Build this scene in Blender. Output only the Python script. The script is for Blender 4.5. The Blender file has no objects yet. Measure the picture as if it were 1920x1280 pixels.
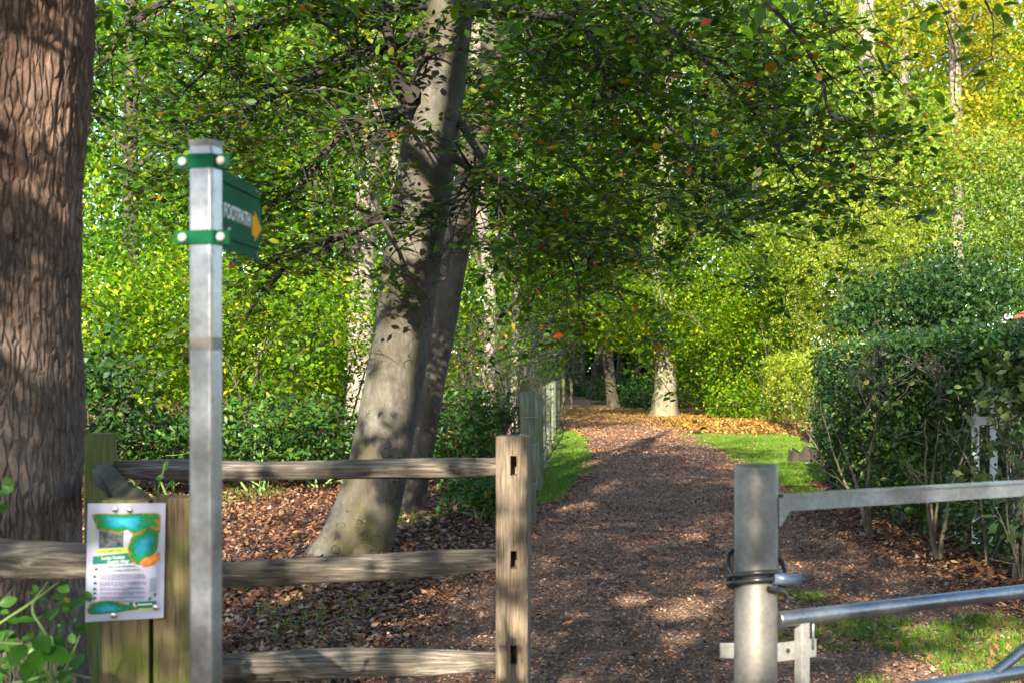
import bpy, bmesh, math, random
import numpy as np
from mathutils import Vector, Matrix

# ------------------------------------------------------------------ camera, sky, sun, exposure
scene = bpy.context.scene
COL = scene.collection
EYE, HZ, FPX = 1.5, 700.0, 2666.7          # eye height (m), horizon row and focal length in photo pixels

cam_data = bpy.data.cameras.new("camera")
cam = bpy.data.objects.new("camera", cam_data)
COL.objects.link(cam)
cam.location = (0, 0, EYE)
cam.rotation_euler = (math.pi / 2, 0, 0)
cam_data.lens = 50.0
cam_data.sensor_width = 36.0
cam_data.shift_y = 60.0 / 1920.0
cam_data.clip_start = 0.05
cam_data.clip_end = 1000
cam_data.dof.use_dof = True
cam_data.dof.focus_distance = 11.0
cam_data.dof.aperture_fstop = 6.3
scene.camera = cam

SUN_EL, SUN_AZ = math.radians(25), math.radians(190)     # azimuth clockwise from +Y: behind the viewpoint, a little left
to_sun = Vector((math.sin(SUN_AZ) * math.cos(SUN_EL), math.cos(SUN_AZ) * math.cos(SUN_EL), math.sin(SUN_EL)))
world = bpy.data.worlds.new("World")
scene.world = world
world.use_nodes = True
wn = world.node_tree
sky = wn.nodes.new("ShaderNodeTexSky")
sky.sky_type = 'NISHITA'
sky.sun_disc = False
sky.sun_elevation = SUN_EL
sky.sun_rotation = SUN_AZ
sky.air_density = 1.0
sky.dust_density = 0.6
bg = wn.nodes["Background"]
bg.inputs[1].default_value = 0.125
wn.links.new(sky.outputs[0], bg.inputs[0])
sun_data = bpy.data.lights.new("sun", 'SUN')
sun_data.energy = 5.0
sun_data.angle = math.radians(0.53)
sun_data.color = (1.0, 0.90, 0.74)
sun = bpy.data.objects.new("sun", sun_data)
COL.objects.link(sun)
sun.rotation_euler = to_sun.to_track_quat('Z', 'Y').to_euler()

vs = scene.view_settings
vs.view_transform = 'Standard'
vs.look = 'None'
vs.exposure = 1.95
vs.gamma = 1.0
vs.use_curve_mapping = False
scene.cycles.use_denoising = True
scene.cycles.max_bounces = 5
scene.cycles.diffuse_bounces = 3
scene.cycles.use_adaptive_sampling = True
scene.cycles.adaptive_threshold = 0.03
scene.cycles.glossy_bounces = 1
scene.cycles.transmission_bounces = 3
scene.cycles.sample_clamp_indirect = 6.0
scene.cycles.caustics_reflective = False
scene.cycles.caustics_refractive = False

random.seed(5)
rng = np.random.default_rng(11)

# ------------------------------------------------------------------ helpers
def P(px, py, d):
    return np.array([(px - 960.0) / FPX * d, d, EYE - (py - HZ) / FPX * d])

def _hash(ix, iy, iz):
    h = (ix * 374761393 + iy * 668265263 + iz * 2147483647) & 0xFFFFFFFF
    h = ((h ^ (h >> 13)) * 1274126177) & 0xFFFFFFFF
    return ((h ^ (h >> 16)) & 0xFFFF) / 65535.0

def vnoise(p):
    p = np.asarray(p, float)
    i = np.floor(p).astype(np.int64); f = p - i
    u = f * f * (3 - 2 * f)
    r = 0
    for dx in (0, 1):
        for dy in (0, 1):
            for dz in (0, 1):
                w = (u[..., 0] if dx else 1 - u[..., 0]) * (u[..., 1] if dy else 1 - u[..., 1]) * (u[..., 2] if dz else 1 - u[..., 2])
                r = r + w * _hash(i[..., 0] + dx, i[..., 1] + dy, i[..., 2] + dz)
    return r * 2 - 1

def fbm(p, o=4):
    p = np.asarray(p, float); r = 0; a = 1.0
    for k in range(o):
        r = r + a * vnoise(p * (2 ** k) + 17.3 * k); a *= 0.5
    return r

def mesh_np(name, V, Fc):
    """V (n,3), Fc (m,k) uniform faces"""
    me = bpy.data.meshes.new(name)
    V = np.ascontiguousarray(V, np.float32); Fc = np.ascontiguousarray(Fc, np.int32)
    m, k = Fc.shape
    me.vertices.add(len(V)); me.vertices.foreach_set("co", V.ravel())
    me.loops.add(m * k); me.loops.foreach_set("vertex_index", Fc.ravel())
    me.polygons.add(m)
    me.polygons.foreach_set("loop_start", np.arange(0, m * k, k, dtype=np.int32))
    me.polygons.foreach_set("loop_total", np.full(m, k, np.int32))
    me.update(calc_edges=True)
    return me

def smooth(me):
    me.polygons.foreach_set("use_smooth", np.ones(len(me.polygons), bool)); me.update()

def link(name, me, mat=None, parent=None, loc=None):
    o = bpy.data.objects.new(name, me)
    COL.objects.link(o)
    if mat is not None and len(me.materials) == 0:
        me.materials.append(mat)
    if parent is not None:
        o.parent = parent
        o.matrix_parent_inverse = Matrix.Translation(-parent.location)
    if loc is not None:
        o.location = loc
    return o

def thing(name, label, cat, loc, group=None):
    o = bpy.data.objects.new(name, None)
    COL.objects.link(o)
    o.empty_display_size = 0.2
    o.location = tuple(float(v) for v in loc)
    tag(o, label, cat, group)
    return o

def tag(o, label=None, cat=None, group=None, kind=None):
    if label: o["label"] = label
    if cat: o["category"] = cat
    if group: o["group"] = group
    if kind: o["kind"] = kind
    return o

def spline(pts, n):
    """Catmull-Rom resample of control points (k,m)"""
    p = np.asarray(pts, float)
    k = len(p)
    q = np.vstack([2 * p[0] - p[1], p, 2 * p[-1] - p[-2]])
    t = np.linspace(0, k - 1 - 1e-9, n)
    i = np.floor(t).astype(int); f = (t - i)[:, None]
    a, b, c, d = q[i], q[i + 1], q[i + 2], q[i + 3]
    return 0.5 * ((2 * b) + (-a + c) * f + (2 * a - 5 * b + 4 * c - d) * f ** 2 + (-a + 3 * b - 3 * c + d) * f ** 3)

def tube_arrays(pts, rad, sides=6):
    pts = np.asarray(pts, float); n = len(pts)
    rad = np.broadcast_to(np.asarray(rad, float), (n,))
    tan = np.gradient(pts, axis=0)
    tan /= np.linalg.norm(tan, axis=1)[:, None] + 1e-9
    ref = np.array([0.31, 0.17, 0.93]) if abs(tan[0][2]) < 0.8 else np.array([0.93, 0.2, 0.1])
    u = np.cross(tan, ref); u /= np.linalg.norm(u, axis=1)[:, None] + 1e-9
    v = np.cross(tan, u)
    a = np.linspace(0, 2 * np.pi, sides, endpoint=False)
    V = pts[:, None, :] + rad[:, None, None] * (np.cos(a)[None, :, None] * u[:, None, :] + np.sin(a)[None, :, None] * v[:, None, :])
    i = np.arange(n - 1)[:, None] * sides
    j = np.arange(sides)[None, :]
    j2 = (j + 1) % sides
    Fc = np.stack([i + j, i + j2, i + sides + j2, i + sides + j], -1).reshape(-1, 4)
    return V.reshape(-1, 3), Fc

def tubes_mesh(name, lines, sides=5, sm=True):
    Vs, Fs, o = [], [], 0
    for pts, rad in lines:
        V, Fc = tube_arrays(pts, rad, sides)
        Vs.append(V); Fs.append(Fc + o); o += len(V)
    me = mesh_np(name, np.vstack(Vs), np.vstack(Fs))
    if sm: smooth(me)
    return me

def box_bm(bm, lo, hi, bevel=0.0):
    r = bmesh.ops.create_cube(bm, size=1.0)
    vs_ = r['verts']
    for v in vs_:
        v.co = Vector([lo[k] + (v.co[k] + 0.5) * (hi[k] - lo[k]) for k in range(3)])
    if bevel > 0:
        es = list({e for v in vs_ for e in v.link_edges})
        bmesh.ops.bevel(bm, geom=es, offset=bevel, segments=2, profile=0.6, affect='EDGES')
    return vs_

def bm_obj(name, bm, mat, parent=None, sm=False):
    me = bpy.data.meshes.new(name)
    bmesh.ops.recalc_face_normals(bm, faces=bm.faces)
    bm.to_mesh(me); bm.free()
    if sm: smooth(me)
    return link(name, me, mat, parent)

def box(name, lo, hi, mat, parent=None, bevel=0.003):
    bm = bmesh.new(); box_bm(bm, lo, hi, bevel)
    return bm_obj(name, bm, mat, parent)

def to_mesh(o):
    """turn a text object into a plain mesh object, keeping name, parent and place"""
    dg = bpy.context.evaluated_depsgraph_get()
    dg.update()
    me = bpy.data.meshes.new_from_object(o.evaluated_get(dg))
    n = bpy.data.objects.new("lettering", me); COL.objects.link(n)
    n.parent = o.parent; n.matrix_parent_inverse = o.matrix_parent_inverse.copy(); n.matrix_basis = o.matrix_basis.copy()
    bpy.data.objects.remove(o)
    n.name = "lettering"
    return n

# ------------------------------------------------------------------ materials
def new_mat(name):
    m = bpy.data.materials.new(name)
    m.use_nodes = True
    nt = m.node_tree
    b = nt.nodes["Principled BSDF"]
    return m, nt, b

def nd(nt, t, **kw):
    n = nt.nodes.new(t)
    for k, v in kw.items():
        setattr(n, k, v)
    return n

def ramp(nt, fac, stops, interp='LINEAR'):
    r = nt.nodes.new("ShaderNodeValToRGB")
    r.color_ramp.interpolation = interp
    el = r.color_ramp.elements
    while len(el) < len(stops): el.new(0.5)
    for e, (p, c) in zip(el, stops):
        e.position = p; e.color = (c[0], c[1], c[2], 1)
    nt.links.new(fac, r.inputs[0])
    return r.outputs[0]

def noise(nt, scale, detail=5, rough=0.6, vec=None, dist=0.0):
    n = nt.nodes.new("ShaderNodeTexNoise")
    n.inputs["Scale"].default_value = scale
    n.inputs["Detail"].default_value = detail
    n.inputs["Roughness"].default_value = rough
    n.inputs["Distortion"].default_value = dist
    if vec is not None: nt.links.new(vec, n.inputs["Vector"])
    return n.outputs["Fac"]

def voro(nt, scale, vec=None, feature='F1', out="Distance", rnd=1.0):
    n = nt.nodes.new("ShaderNodeTexVoronoi")
    n.feature = feature
    n.inputs["Scale"].default_value = scale
    n.inputs["Randomness"].default_value = rnd
    if vec is not None: nt.links.new(vec, n.inputs["Vector"])
    return n.outputs[out]

def coords(nt, scale=(1, 1, 1), rot=(0, 0, 0), gen=False):
    tc = nt.nodes.new("ShaderNodeTexCoord")
    mp = nt.nodes.new("ShaderNodeMapping")
    mp.inputs["Scale"].default_value = scale
    mp.inputs["Rotation"].default_value = rot
    nt.links.new(tc.outputs["Object"], mp.inputs["Vector"])
    return mp.outputs["Vector"]

def mixc(nt, fac, a, b, mode='MIX'):
    m = nt.nodes.new("ShaderNodeMix")
    m.data_type = 'RGBA'; m.blend_type = mode
    for s, x in ((0, fac), (6, a), (7, b)):
        if isinstance(x, (int, float)): m.inputs[s].default_value = x
        elif isinstance(x, tuple): m.inputs[s].default_value = (*x, 1)
        else: nt.links.new(x, m.inputs[s])
    return m.outputs[2]

def math_n(nt, op, a, b=None):
    m = nt.nodes.new("ShaderNodeMath"); m.operation = op
    for s, x in ((0, a), (1, b)):
        if x is None: continue
        if isinstance(x, (int, float)): m.inputs[s].default_value = x
        else: nt.links.new(x, m.inputs[s])
    return m.outputs[0]

def bump(nt, bsdf, h, strength, dist):
    b = nt.nodes.new("ShaderNodeBump")
    b.inputs["Strength"].default_value = strength
    b.inputs["Distance"].default_value = dist
    nt.links.new(h, b.inputs["Height"])
    nt.links.new(b.outputs[0], bsdf.inputs["Normal"])

def island(nt):
    return nt.nodes.new("ShaderNodeNewGeometry").outputs["Random Per Island"]

def leaf_mat(name, stops, trans=0.42, rough=0.42, tint=(1.35, 1.2, 0.3), clump=0.9, spec=0.22):
    """stops: ramp over per-leaf random; a low-frequency noise shifts whole sprays"""
    m, nt, b = new_mat(name)
    r = island(nt)
    g = nt.nodes.new("ShaderNodeNewGeometry")
    n = noise(nt, clump, 2, 0.5, g.outputs["Position"])
    f = math_n(nt, 'ADD', math_n(nt, 'MULTIPLY', r, 0.86), math_n(nt, 'MULTIPLY', math_n(nt, 'SUBTRACT', n, 0.36), 0.5))
    c = ramp(nt, f, stops)
    nt.links.new(c, b.inputs["Base Color"])
    b.inputs["Roughness"].default_value = rough
    b.inputs["Specular IOR Level"].default_value = spec
    t = nt.nodes.new("ShaderNodeBsdfTranslucent")
    tc = mixc(nt, 1.0, c, tint, 'MULTIPLY')
    nt.links.new(tc, t.inputs["Color"])
    ms = nt.nodes.new("ShaderNodeMixShader")
    ms.inputs[0].default_value = trans
    nt.links.new(b.outputs[0], ms.inputs[1]); nt.links.new(t.outputs[0], ms.inputs[2])
    nt.links.new(ms.outputs[0], nt.nodes["Material Output"].inputs[0])
    return m

def bark_mat(name, dark, mid, light, moss, moss_amt, scale=1.0, ridge=0.4, scars=False, plates=False):
    m, nt, b = new_mat(name)
    v = coords(nt, (scale, scale, scale * 0.55))
    n1 = noise(nt, 3.2, 6, 0.62, v)
    n2 = noise(nt, 26, 6, 0.75, v)
    f = math_n(nt, 'ADD', math_n(nt, 'MULTIPLY', n1, 0.55), math_n(nt, 'MULTIPLY', n2, 0.5))
    c = ramp(nt, f, [(0.36, dark), (0.52, mid), (0.70, light)])
    mo = noise(nt, 1.7, 5, 0.65, coords(nt, (1, 1, 0.6)))
    mf = ramp(nt, mo, [(0.62 - moss_amt, (0, 0, 0)), (0.80 - moss_amt, (1, 1, 1))])
    mf = math_n(nt, 'MULTIPLY', mf, ramp(nt, n2, [(0.34, (.25, .25, .25)), (0.6, (1, 1, 1))]))
    c = mixc(nt, mf, c, moss)
    sk = ramp(nt, noise(nt, 2.2, 6, 0.7, coords(nt, (3.2, 3.2, .7))), [(0.50, (0, 0, 0)), (0.66, (1, 1, 1))])
    c = mixc(nt, math_n(nt, 'MULTIPLY', sk, 0.5), c, dark)
    h = f
    if plates:
        pv = nt.nodes.new("ShaderNodeVectorMath"); pv.operation = 'ADD'
        pn_ = nt.nodes.new("ShaderNodeTexNoise"); pn_.inputs["Scale"].default_value = 9; pn_.inputs["Detail"].default_value = 4
        nt.links.new(coords(nt), pn_.inputs["Vector"])
        ps = nt.nodes.new("ShaderNodeVectorMath"); ps.operation = 'SCALE'; ps.inputs[3].default_value = 1.0
        nt.links.new(pn_.outputs["Color"], ps.inputs[0])
        nt.links.new(coords(nt, (40, 40, 9)), pv.inputs[0]); nt.links.new(ps.outputs[0], pv.inputs[1])
        e1 = voro(nt, 1.0, pv.outputs[0], 'DISTANCE_TO_EDGE')
        ck = ramp(nt, e1, [(0.0, (1, 1, 1)), (0.10, (.55, .55, .55)), (0.22, (0, 0, 0))])
        c = mixc(nt, math_n(nt, 'MULTIPLY', ck, math_n(nt, 'MULTIPLY', n1, 1.05)), c, tuple(x * 0.35 for x in dark))
        pc = voro(nt, 1.0, pv.outputs[0], 'F1', "Color")
        sp_ = nt.nodes.new("ShaderNodeSeparateColor"); nt.links.new(pc, sp_.inputs[0])
        c = mixc(nt, 0.35, c, ramp(nt, sp_.outputs[0], [(0, (.35, .33, .32)), (1, (.72, .70, .66))]), 'OVERLAY')
        lic = ramp(nt, noise(nt, 11, 5, 0.7, coords(nt)), [(0.62, (0, 0, 0)), (0.72, (1, 1, 1))])
        c = mixc(nt, math_n(nt, 'MULTIPLY', lic, 0.55), c, (.24, .235, .20))
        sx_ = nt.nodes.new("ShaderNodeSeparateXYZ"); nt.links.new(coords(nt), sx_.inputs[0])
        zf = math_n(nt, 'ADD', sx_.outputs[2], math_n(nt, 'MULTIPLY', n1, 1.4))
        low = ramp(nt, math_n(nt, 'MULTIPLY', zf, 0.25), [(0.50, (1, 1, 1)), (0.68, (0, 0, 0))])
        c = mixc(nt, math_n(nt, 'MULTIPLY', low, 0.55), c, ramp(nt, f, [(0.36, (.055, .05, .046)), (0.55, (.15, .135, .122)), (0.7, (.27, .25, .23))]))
        h = math_n(nt, 'SUBTRACT', f, math_n(nt, 'MULTIPLY', ck, 0.8))
    if scars:
        dv = nt.nodes.new("ShaderNodeVectorMath"); dv.operation = 'ADD'
        dn = nt.nodes.new("ShaderNodeTexNoise"); dn.inputs["Scale"].default_value = 7; dn.inputs["Detail"].default_value = 3
        nt.links.new(coords(nt, (1, 1, 1)), dn.inputs["Vector"])
        ds = nt.nodes.new("ShaderNodeVectorMath"); ds.operation = 'SCALE'; ds.inputs[3].default_value = 0.10
        nt.links.new(dn.outputs["Color"], ds.inputs[0])
        nt.links.new(coords(nt, (1, 1, 1.15)), dv.inputs[0]); nt.links.new(ds.outputs[0], dv.inputs[1])
        vo = voro(nt, 8.5, dv.outputs[0])
        ed = ramp(nt, vo, [(0.0, (.8, .8, .8)), (0.05, (0, 0, 0)), (0.26, (0, 0, 0)), (0.30, (1, 1, 1)), (0.34, (1, 1, 1)), (0.38, (0, 0, 0))])
        pt = ramp(nt, noise(nt, 12, 4, 0.6, coords(nt, (1, 1, 1))), [(0.48, (0, 0, 0)), (0.56, (1, 1, 1))])
        ed = math_n(nt, 'MULTIPLY', ed, pt)
        gate = ramp(nt, noise(nt, 2.6, 3, 0.5, coords(nt, (1, 1, 1))), [(0.44, (0, 0, 0)), (0.54, (1, 1, 1))])
        sc = math_n(nt, 'MULTIPLY', ed, gate)
        c = mixc(nt, math_n(nt, 'MULTIPLY', sc, 0.75), c, tuple(x * 0.35 for x in dark))
        li = ramp(nt, voro(nt, 16, coords(nt, (1, 1, 1.1))), [(0.06, (1, 1, 1)), (0.13, (0, 0, 0))])
        lg = ramp(nt, noise(nt, 4, 2, 0.5), [(0.55, (0, 0, 0)), (0.65, (1, 1, 1))])
        c = mixc(nt, math_n(nt, 'MULTIPLY', math_n(nt, 'MULTIPLY', li, lg), 0.5), c, (0.55, 0.57, 0.5))
        h = math_n(nt, 'SUBTRACT', f, math_n(nt, 'MULTIPLY', sc, 0.5))
    nt.links.new(c, b.inputs["Base Color"])
    b.inputs["Roughness"].default_value = 0.85
    b.inputs["Specular IOR Level"].default_value = 0.25
    bump(nt, b, h, 0.9, 0.02 * ridge)
    return m

def wood_mat(name, dark, mid, light, axis='X', green=None, green_amt=0.0, grain=1.0, cracks=0.5, topgreen=None):
    m, nt, b = new_mat(name)
    sc = {'X': (2.4, 42, 42), 'Z': (42, 42, 2.4), 'Y': (42, 2.4, 42)}[axis]
    v = coords(nt, tuple(s * grain for s in sc))
    n1 = noise(nt, 1.6, 7, 0.66, v, 0.5)
    n2 = noise(nt, 2.2, 4, 0.6, coords(nt))
    f = math_n(nt, 'ADD', math_n(nt, 'MULTIPLY', n1, 0.75), math_n(nt, 'MULTIPLY', n2, 0.3))
    c = ramp(nt, f, [(0.38, dark), (0.52, mid), (0.66, light)])
    cr = ramp(nt, noise(nt, 3.4, 5, 0.5, v, 0.3), [(0.35, (1, 1, 1)), (0.42, (0, 0, 0))])
    c = mixc(nt, math_n(nt, 'MULTIPLY', cr, cracks), c, tuple(x * 0.25 for x in dark))
    if green is not None:
        gf = ramp(nt, noise(nt, 5, 5, 0.65, coords(nt)), [(0.66 - green_amt, (0, 0, 0)), (0.86 - green_amt, (1, 1, 1))])
        c = mixc(nt, math_n(nt, 'MULTIPLY', gf, 0.85), c, green)
    nt.links.new(c, b.inputs["Base Color"])
    b.inputs["Roughness"].default_value = 0.8
    b.inputs["Specular IOR Level"].default_value = 0.3
    bump(nt, b, math_n(nt, 'SUBTRACT', f, math_n(nt, 'MULTIPLY', cr, 0.4)), 0.7, 0.006)
    return m

def galv_mat(name, tone=0.55, warm=(1, 1, 1), metal=0.75, rough=0.42):
    m, nt, b = new_mat(name)
    v = coords(nt)
    n1 = noise(nt, 7, 5, 0.6, v)
    vo = voro(nt, 90, v, 'F1', "Color")
    c = ramp(nt, n1, [(0.3, tuple(tone * 0.72 * w for w in warm)), (0.55, tuple(tone * w for w in warm)), (0.75, tuple(min(1, tone * 1.22) * w for w in warm))])
    c = mixc(nt, 0.16, c, voro(nt, 70, v, 'F1', 'Distance'), 'OVERLAY')
    st = ramp(nt, noise(nt, 3, 6, 0.7, coords(nt, (6, 6, 1))), [(0.62, (0, 0, 0)), (0.75, (1, 1, 1))])
    c = mixc(nt, math_n(nt, 'MULTIPLY', st, 0.5), c, (0.13, 0.105, 0.08))
    dk = ramp(nt, noise(nt, 18, 5, 0.7, v), [(0.58, (0, 0, 0)), (0.70, (1, 1, 1))])
    c = mixc(nt, math_n(nt, 'MULTIPLY', dk, 0.35), c, (0.10, 0.10, 0.10))
    nt.links.new(c, b.inputs["Base Color"])
    b.inputs["Metallic"].default_value = metal
    rr = ramp(nt, n1, [(0.3, (rough - .06,) * 3), (0.7, (rough + .14,) * 3)])
    nt.links.new(rr, b.inputs["Roughness"])
    bump(nt, b, noise(nt, 160, 3, 0.6, v), 0.12, 0.001)
    return m

def plain(name, c, rough=0.5, metal=0.0, spec=0.5, var=0.25, scale=30):
    m, nt, b = new_mat(name)
    n = noise(nt, scale, 4, 0.6, coords(nt))
    cc = ramp(nt, n, [(0.3, tuple(x * (1 - var) for x in c)), (0.7, tuple(min(1, x * (1 + var)) for x in c))])
    nt.links.new(cc, b.inputs["Base Color"])
    b.inputs["Roughness"].default_value = rough
    b.inputs["Metallic"].default_value = metal
    b.inputs["Specular IOR Level"].default_value = spec
    return m

G = lambda *a: a
M = {}
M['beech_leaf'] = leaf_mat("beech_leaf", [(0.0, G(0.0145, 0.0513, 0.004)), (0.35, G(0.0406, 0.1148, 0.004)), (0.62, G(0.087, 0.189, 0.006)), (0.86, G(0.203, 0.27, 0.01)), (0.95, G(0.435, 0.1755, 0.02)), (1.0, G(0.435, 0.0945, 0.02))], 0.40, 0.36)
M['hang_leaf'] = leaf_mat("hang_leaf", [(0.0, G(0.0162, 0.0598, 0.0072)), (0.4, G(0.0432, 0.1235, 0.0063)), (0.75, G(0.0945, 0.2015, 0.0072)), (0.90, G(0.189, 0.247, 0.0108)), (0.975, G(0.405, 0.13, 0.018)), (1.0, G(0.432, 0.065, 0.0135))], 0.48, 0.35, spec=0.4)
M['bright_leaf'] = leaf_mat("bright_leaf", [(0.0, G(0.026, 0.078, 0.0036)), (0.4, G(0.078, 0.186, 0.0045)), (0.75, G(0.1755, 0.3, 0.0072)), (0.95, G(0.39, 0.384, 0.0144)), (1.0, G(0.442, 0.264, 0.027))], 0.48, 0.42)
M['wood_leaf'] = leaf_mat("wood_leaf", [(0.0, G(0.0145, 0.0567, 0.004)), (0.45, G(0.0493, 0.1418, 0.005)), (0.75, G(0.1232, 0.2565, 0.007)), (0.95, G(0.319, 0.3645, 0.012)), (1.0, G(0.493, 0.27, 0.02))], 0.42, 0.40)
M['maple_leaf'] = leaf_mat("maple_leaf", [(0.0, G(.08, .17, .02)), (0.45, G(.19, .31, .03)), (0.8, G(.30, .38, .06)), (1.0, G(.42, .34, .06))], 0.45, 0.42)
M['yellow_leaf'] = leaf_mat("yellow_leaf", [(0.0, G(.12, .18, .010)), (0.5, G(.26, .30, .014)), (0.85, G(.42, .33, .02)), (1.0, G(.44, .22, .02))], 0.45, 0.45)
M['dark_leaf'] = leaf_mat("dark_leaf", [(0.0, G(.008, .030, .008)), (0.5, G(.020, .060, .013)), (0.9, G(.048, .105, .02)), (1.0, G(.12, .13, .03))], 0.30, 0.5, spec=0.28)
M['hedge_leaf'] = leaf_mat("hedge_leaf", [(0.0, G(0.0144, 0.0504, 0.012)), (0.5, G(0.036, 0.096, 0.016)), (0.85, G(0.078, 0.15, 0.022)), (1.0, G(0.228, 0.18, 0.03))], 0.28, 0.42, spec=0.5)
M['hedge_lit_leaf'] = leaf_mat("hedge_lit_leaf", [(0.0, G(0.077, 0.154, 0.012)), (0.5, G(0.187, 0.264, 0.016)), (0.85, G(0.297, 0.33, 0.032)), (1.0, G(0.396, 0.297, 0.04))], 0.38, 0.42)  # sunlight on the far hedge put into a brighter, yellower leaf colour
M['grey_leaf'] = leaf_mat("grey_leaf", [(0.0, G(.045, .10, .012)), (0.5, G(.115, .195, .022)), (1.0, G(.21, .27, .04))], 0.28, 0.42)
M['bramble_leaf'] = leaf_mat("bramble_leaf", [(0.0, G(.015, .055, .014)), (0.5, G(.042, .115, .018)), (0.9, G(.095, .18, .02)), (0.97, G(.30, .08, .02)), (1.0, G(.32, .06, .02))], 0.30, 0.36)
M['fresh_leaf'] = leaf_mat("fresh_leaf", [(0.0, G(.018, .065, .012)), (0.5, G(.040, .125, .014)), (0.9, G(.07, .17, .018)), (1.0, G(.14, .19, .03))], 0.35, 0.33, clump=4)
M['pale_lobed'] = leaf_mat("pale_lobed", [(0.0, G(.055, .105, .04)), (0.5, G(.10, .165, .065)), (1.0, G(.16, .21, .08))], 0.28, 0.4)
M['litter'] = leaf_mat("litter_leaf", [(0.0, G(.030, .018, .013)), (0.3, G(.075, .036, .022)), (0.52, G(.15, .062, .030)), (0.70, G(.24, .095, .034)), (0.82, G(.30, .17, .085)), (0.92, G(.34, .26, .20)), (1.0, G(.42, .24, .04))], 0.12, 0.6, (1.1, .8, .5), 1.3, 0.4)
M['gold_litter'] = leaf_mat("gold_litter_leaf", [(0.0, G(0.12, 0.0588, 0.0198)), (0.35, G(0.28, 0.1274, 0.027)), (0.65, G(0.42, 0.2352, 0.045)), (0.9, G(0.55, 0.3528, 0.072)), (1.0, G(0.5, 0.4116, 0.18))], 0.15, 0.6, (1.1, .9, .5), 1.0, 0.4)
M['path_bits'] = leaf_mat("path_bits", [(0.0, G(0.08682, 0.04279, 0.02811)), (0.3, G(0.2171, 0.1053, 0.06213)), (0.55, G(0.3256, 0.1561, 0.08727)), (0.75, G(0.4124, 0.214, 0.1146)), (0.9, G(0.4666, 0.312, 0.2145)), (1.0, G(0.5861, 0.4279, 0.3255))], 0.05, 0.7, (1, .8, .6), 1.6, 0.35)
M['grass_blade'] = leaf_mat("grass_blade", [(0.0, G(0.05175, 0.1265, 0.0126)), (0.5, G(0.1092, 0.22, 0.018)), (0.9, G(0.1955, 0.297, 0.027)), (1.0, G(0.345, 0.297, 0.072))], 0.35, 0.45, (1.2, 1.1, .4), 1.5)
M['bark_rough'] = bark_mat("bark_rough", G(0.078, 0.048, 0.03565), G(0.2145, 0.1344, 0.0989), G(0.39, 0.27, 0.207), G(0.169, 0.138, 0.07475), 0.03, 2.4, 1.2, False, True)
M['bark_beech'] = bark_mat("bark_beech", G(0.036, 0.03193, 0.02568), G(0.088, 0.08034, 0.06634), G(0.18, 0.17, 0.1445), G(0.06, 0.0515, 0.01712), 0.19, 1.0, 0.5, True)
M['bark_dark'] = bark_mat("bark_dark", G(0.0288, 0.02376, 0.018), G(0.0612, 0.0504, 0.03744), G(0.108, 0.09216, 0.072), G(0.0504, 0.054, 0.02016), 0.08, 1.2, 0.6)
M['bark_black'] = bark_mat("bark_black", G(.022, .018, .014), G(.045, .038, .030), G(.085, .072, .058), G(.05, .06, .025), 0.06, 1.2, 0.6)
M['bark_pale'] = bark_mat("bark_pale", G(.12, .095, .075), G(.22, .18, .15), G(.33, .285, .245), G(.12, .11, .05), 0.04, 1.0, 0.5)
M['bark_moss'] = bark_mat("bark_moss", G(0.0975, 0.0825, 0.045), G(0.1875, 0.1688, 0.1087), G(0.2775, 0.255, 0.1875), G(0.1275, 0.0975, 0.0225), 0.10, 1.0, 0.5)
M['twig'] = plain("twig_bark", (.075, .060, .045), 0.85, var=0.4, scale=12)
M['twig_dark'] = plain("twig_dark", (.035, .028, .022), 0.85, var=0.4, scale=12)
M['twig_dead'] = plain("twig_dead", (.13, .10, .083), 0.85, var=0.4, scale=12)
M['stem'] = plain("hedge_stem", (.10, .088, .058), 0.8, var=0.35, scale=14)
M['stem_green'] = plain("stem_green", (.12, .20, .045), 0.6, var=0.3, scale=14)
M['rail'] = wood_mat("weathered_rail", G(0.0455, 0.0384, 0.03125), G(0.13, 0.1075, 0.0825), G(0.312, 0.2752, 0.2313), 'X', G(0.0845, 0.1024, 0.03125), 0.09)
M['rail_back'] = bark_mat("weathered_rail_back", G(.03, .027, .02), G(.07, .06, .042), G(.13, .115, .085), G(.07, .085, .025), 0.12, 4.0, 0.6)
M['oak'] = wood_mat("oak_post", G(.085, .064, .042), G(.17, .13, .09), G(.265, .21, .15), 'Z', G(.12, .125, .04), 0.02, 1.5, 0.35)
M['split'] = wood_mat("mossy_split_post", G(.095, .068, .034), G(.17, .125, .062), G(.25, .195, .105), 'Z', G(.13, .175, .018), 0.20, 1.0, 0.5)
M['moss_post'] = wood_mat("green_post", G(.085, .08, .03), G(.14, .135, .05), G(.21, .20, .09), 'Z', G(.11, .145, .02), 0.24, 1.0, 0.4)
M['round'] = wood_mat("tanalised_post", G(.075, .085, .05), G(.15, .165, .105), G(.24, .26, .19), 'Z', G(.095, .14, .018), 0.17, 0.9, 0.5)
M['hole'] = plain("mortise_dark", (.05, .038, .028), 0.9)
M['galv'] = galv_mat("galvanised_steel", 0.33, (.95, 1, 1.06), 0.88, 0.33)
M['galv_post'] = galv_mat("weathered_galvanised", 0.165, (1.05, .99, .88), 0.5, 0.46)
M['galv_light'] = galv_mat("galvanised_plate", 0.28, (1.0, .99, .93), 0.35, 0.5)
M['sign_green'] = plain("sign_green", (.008, .095, .040), 0.6, spec=.04, var=0.25, scale=9)
M['white'] = plain("white_paint", (.80, .80, .78), 0.45, var=0.05)
M['sign_gold'] = plain("sign_gold", (.85, .38, .012), 0.6, spec=.04, var=0.05)
M['bolt'] = plain("bolt_cap", (.62, .56, .50), 0.45, var=0.2)
M['tape'] = plain("dark_tape", (.035, .03, .045), 0.5)
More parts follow.
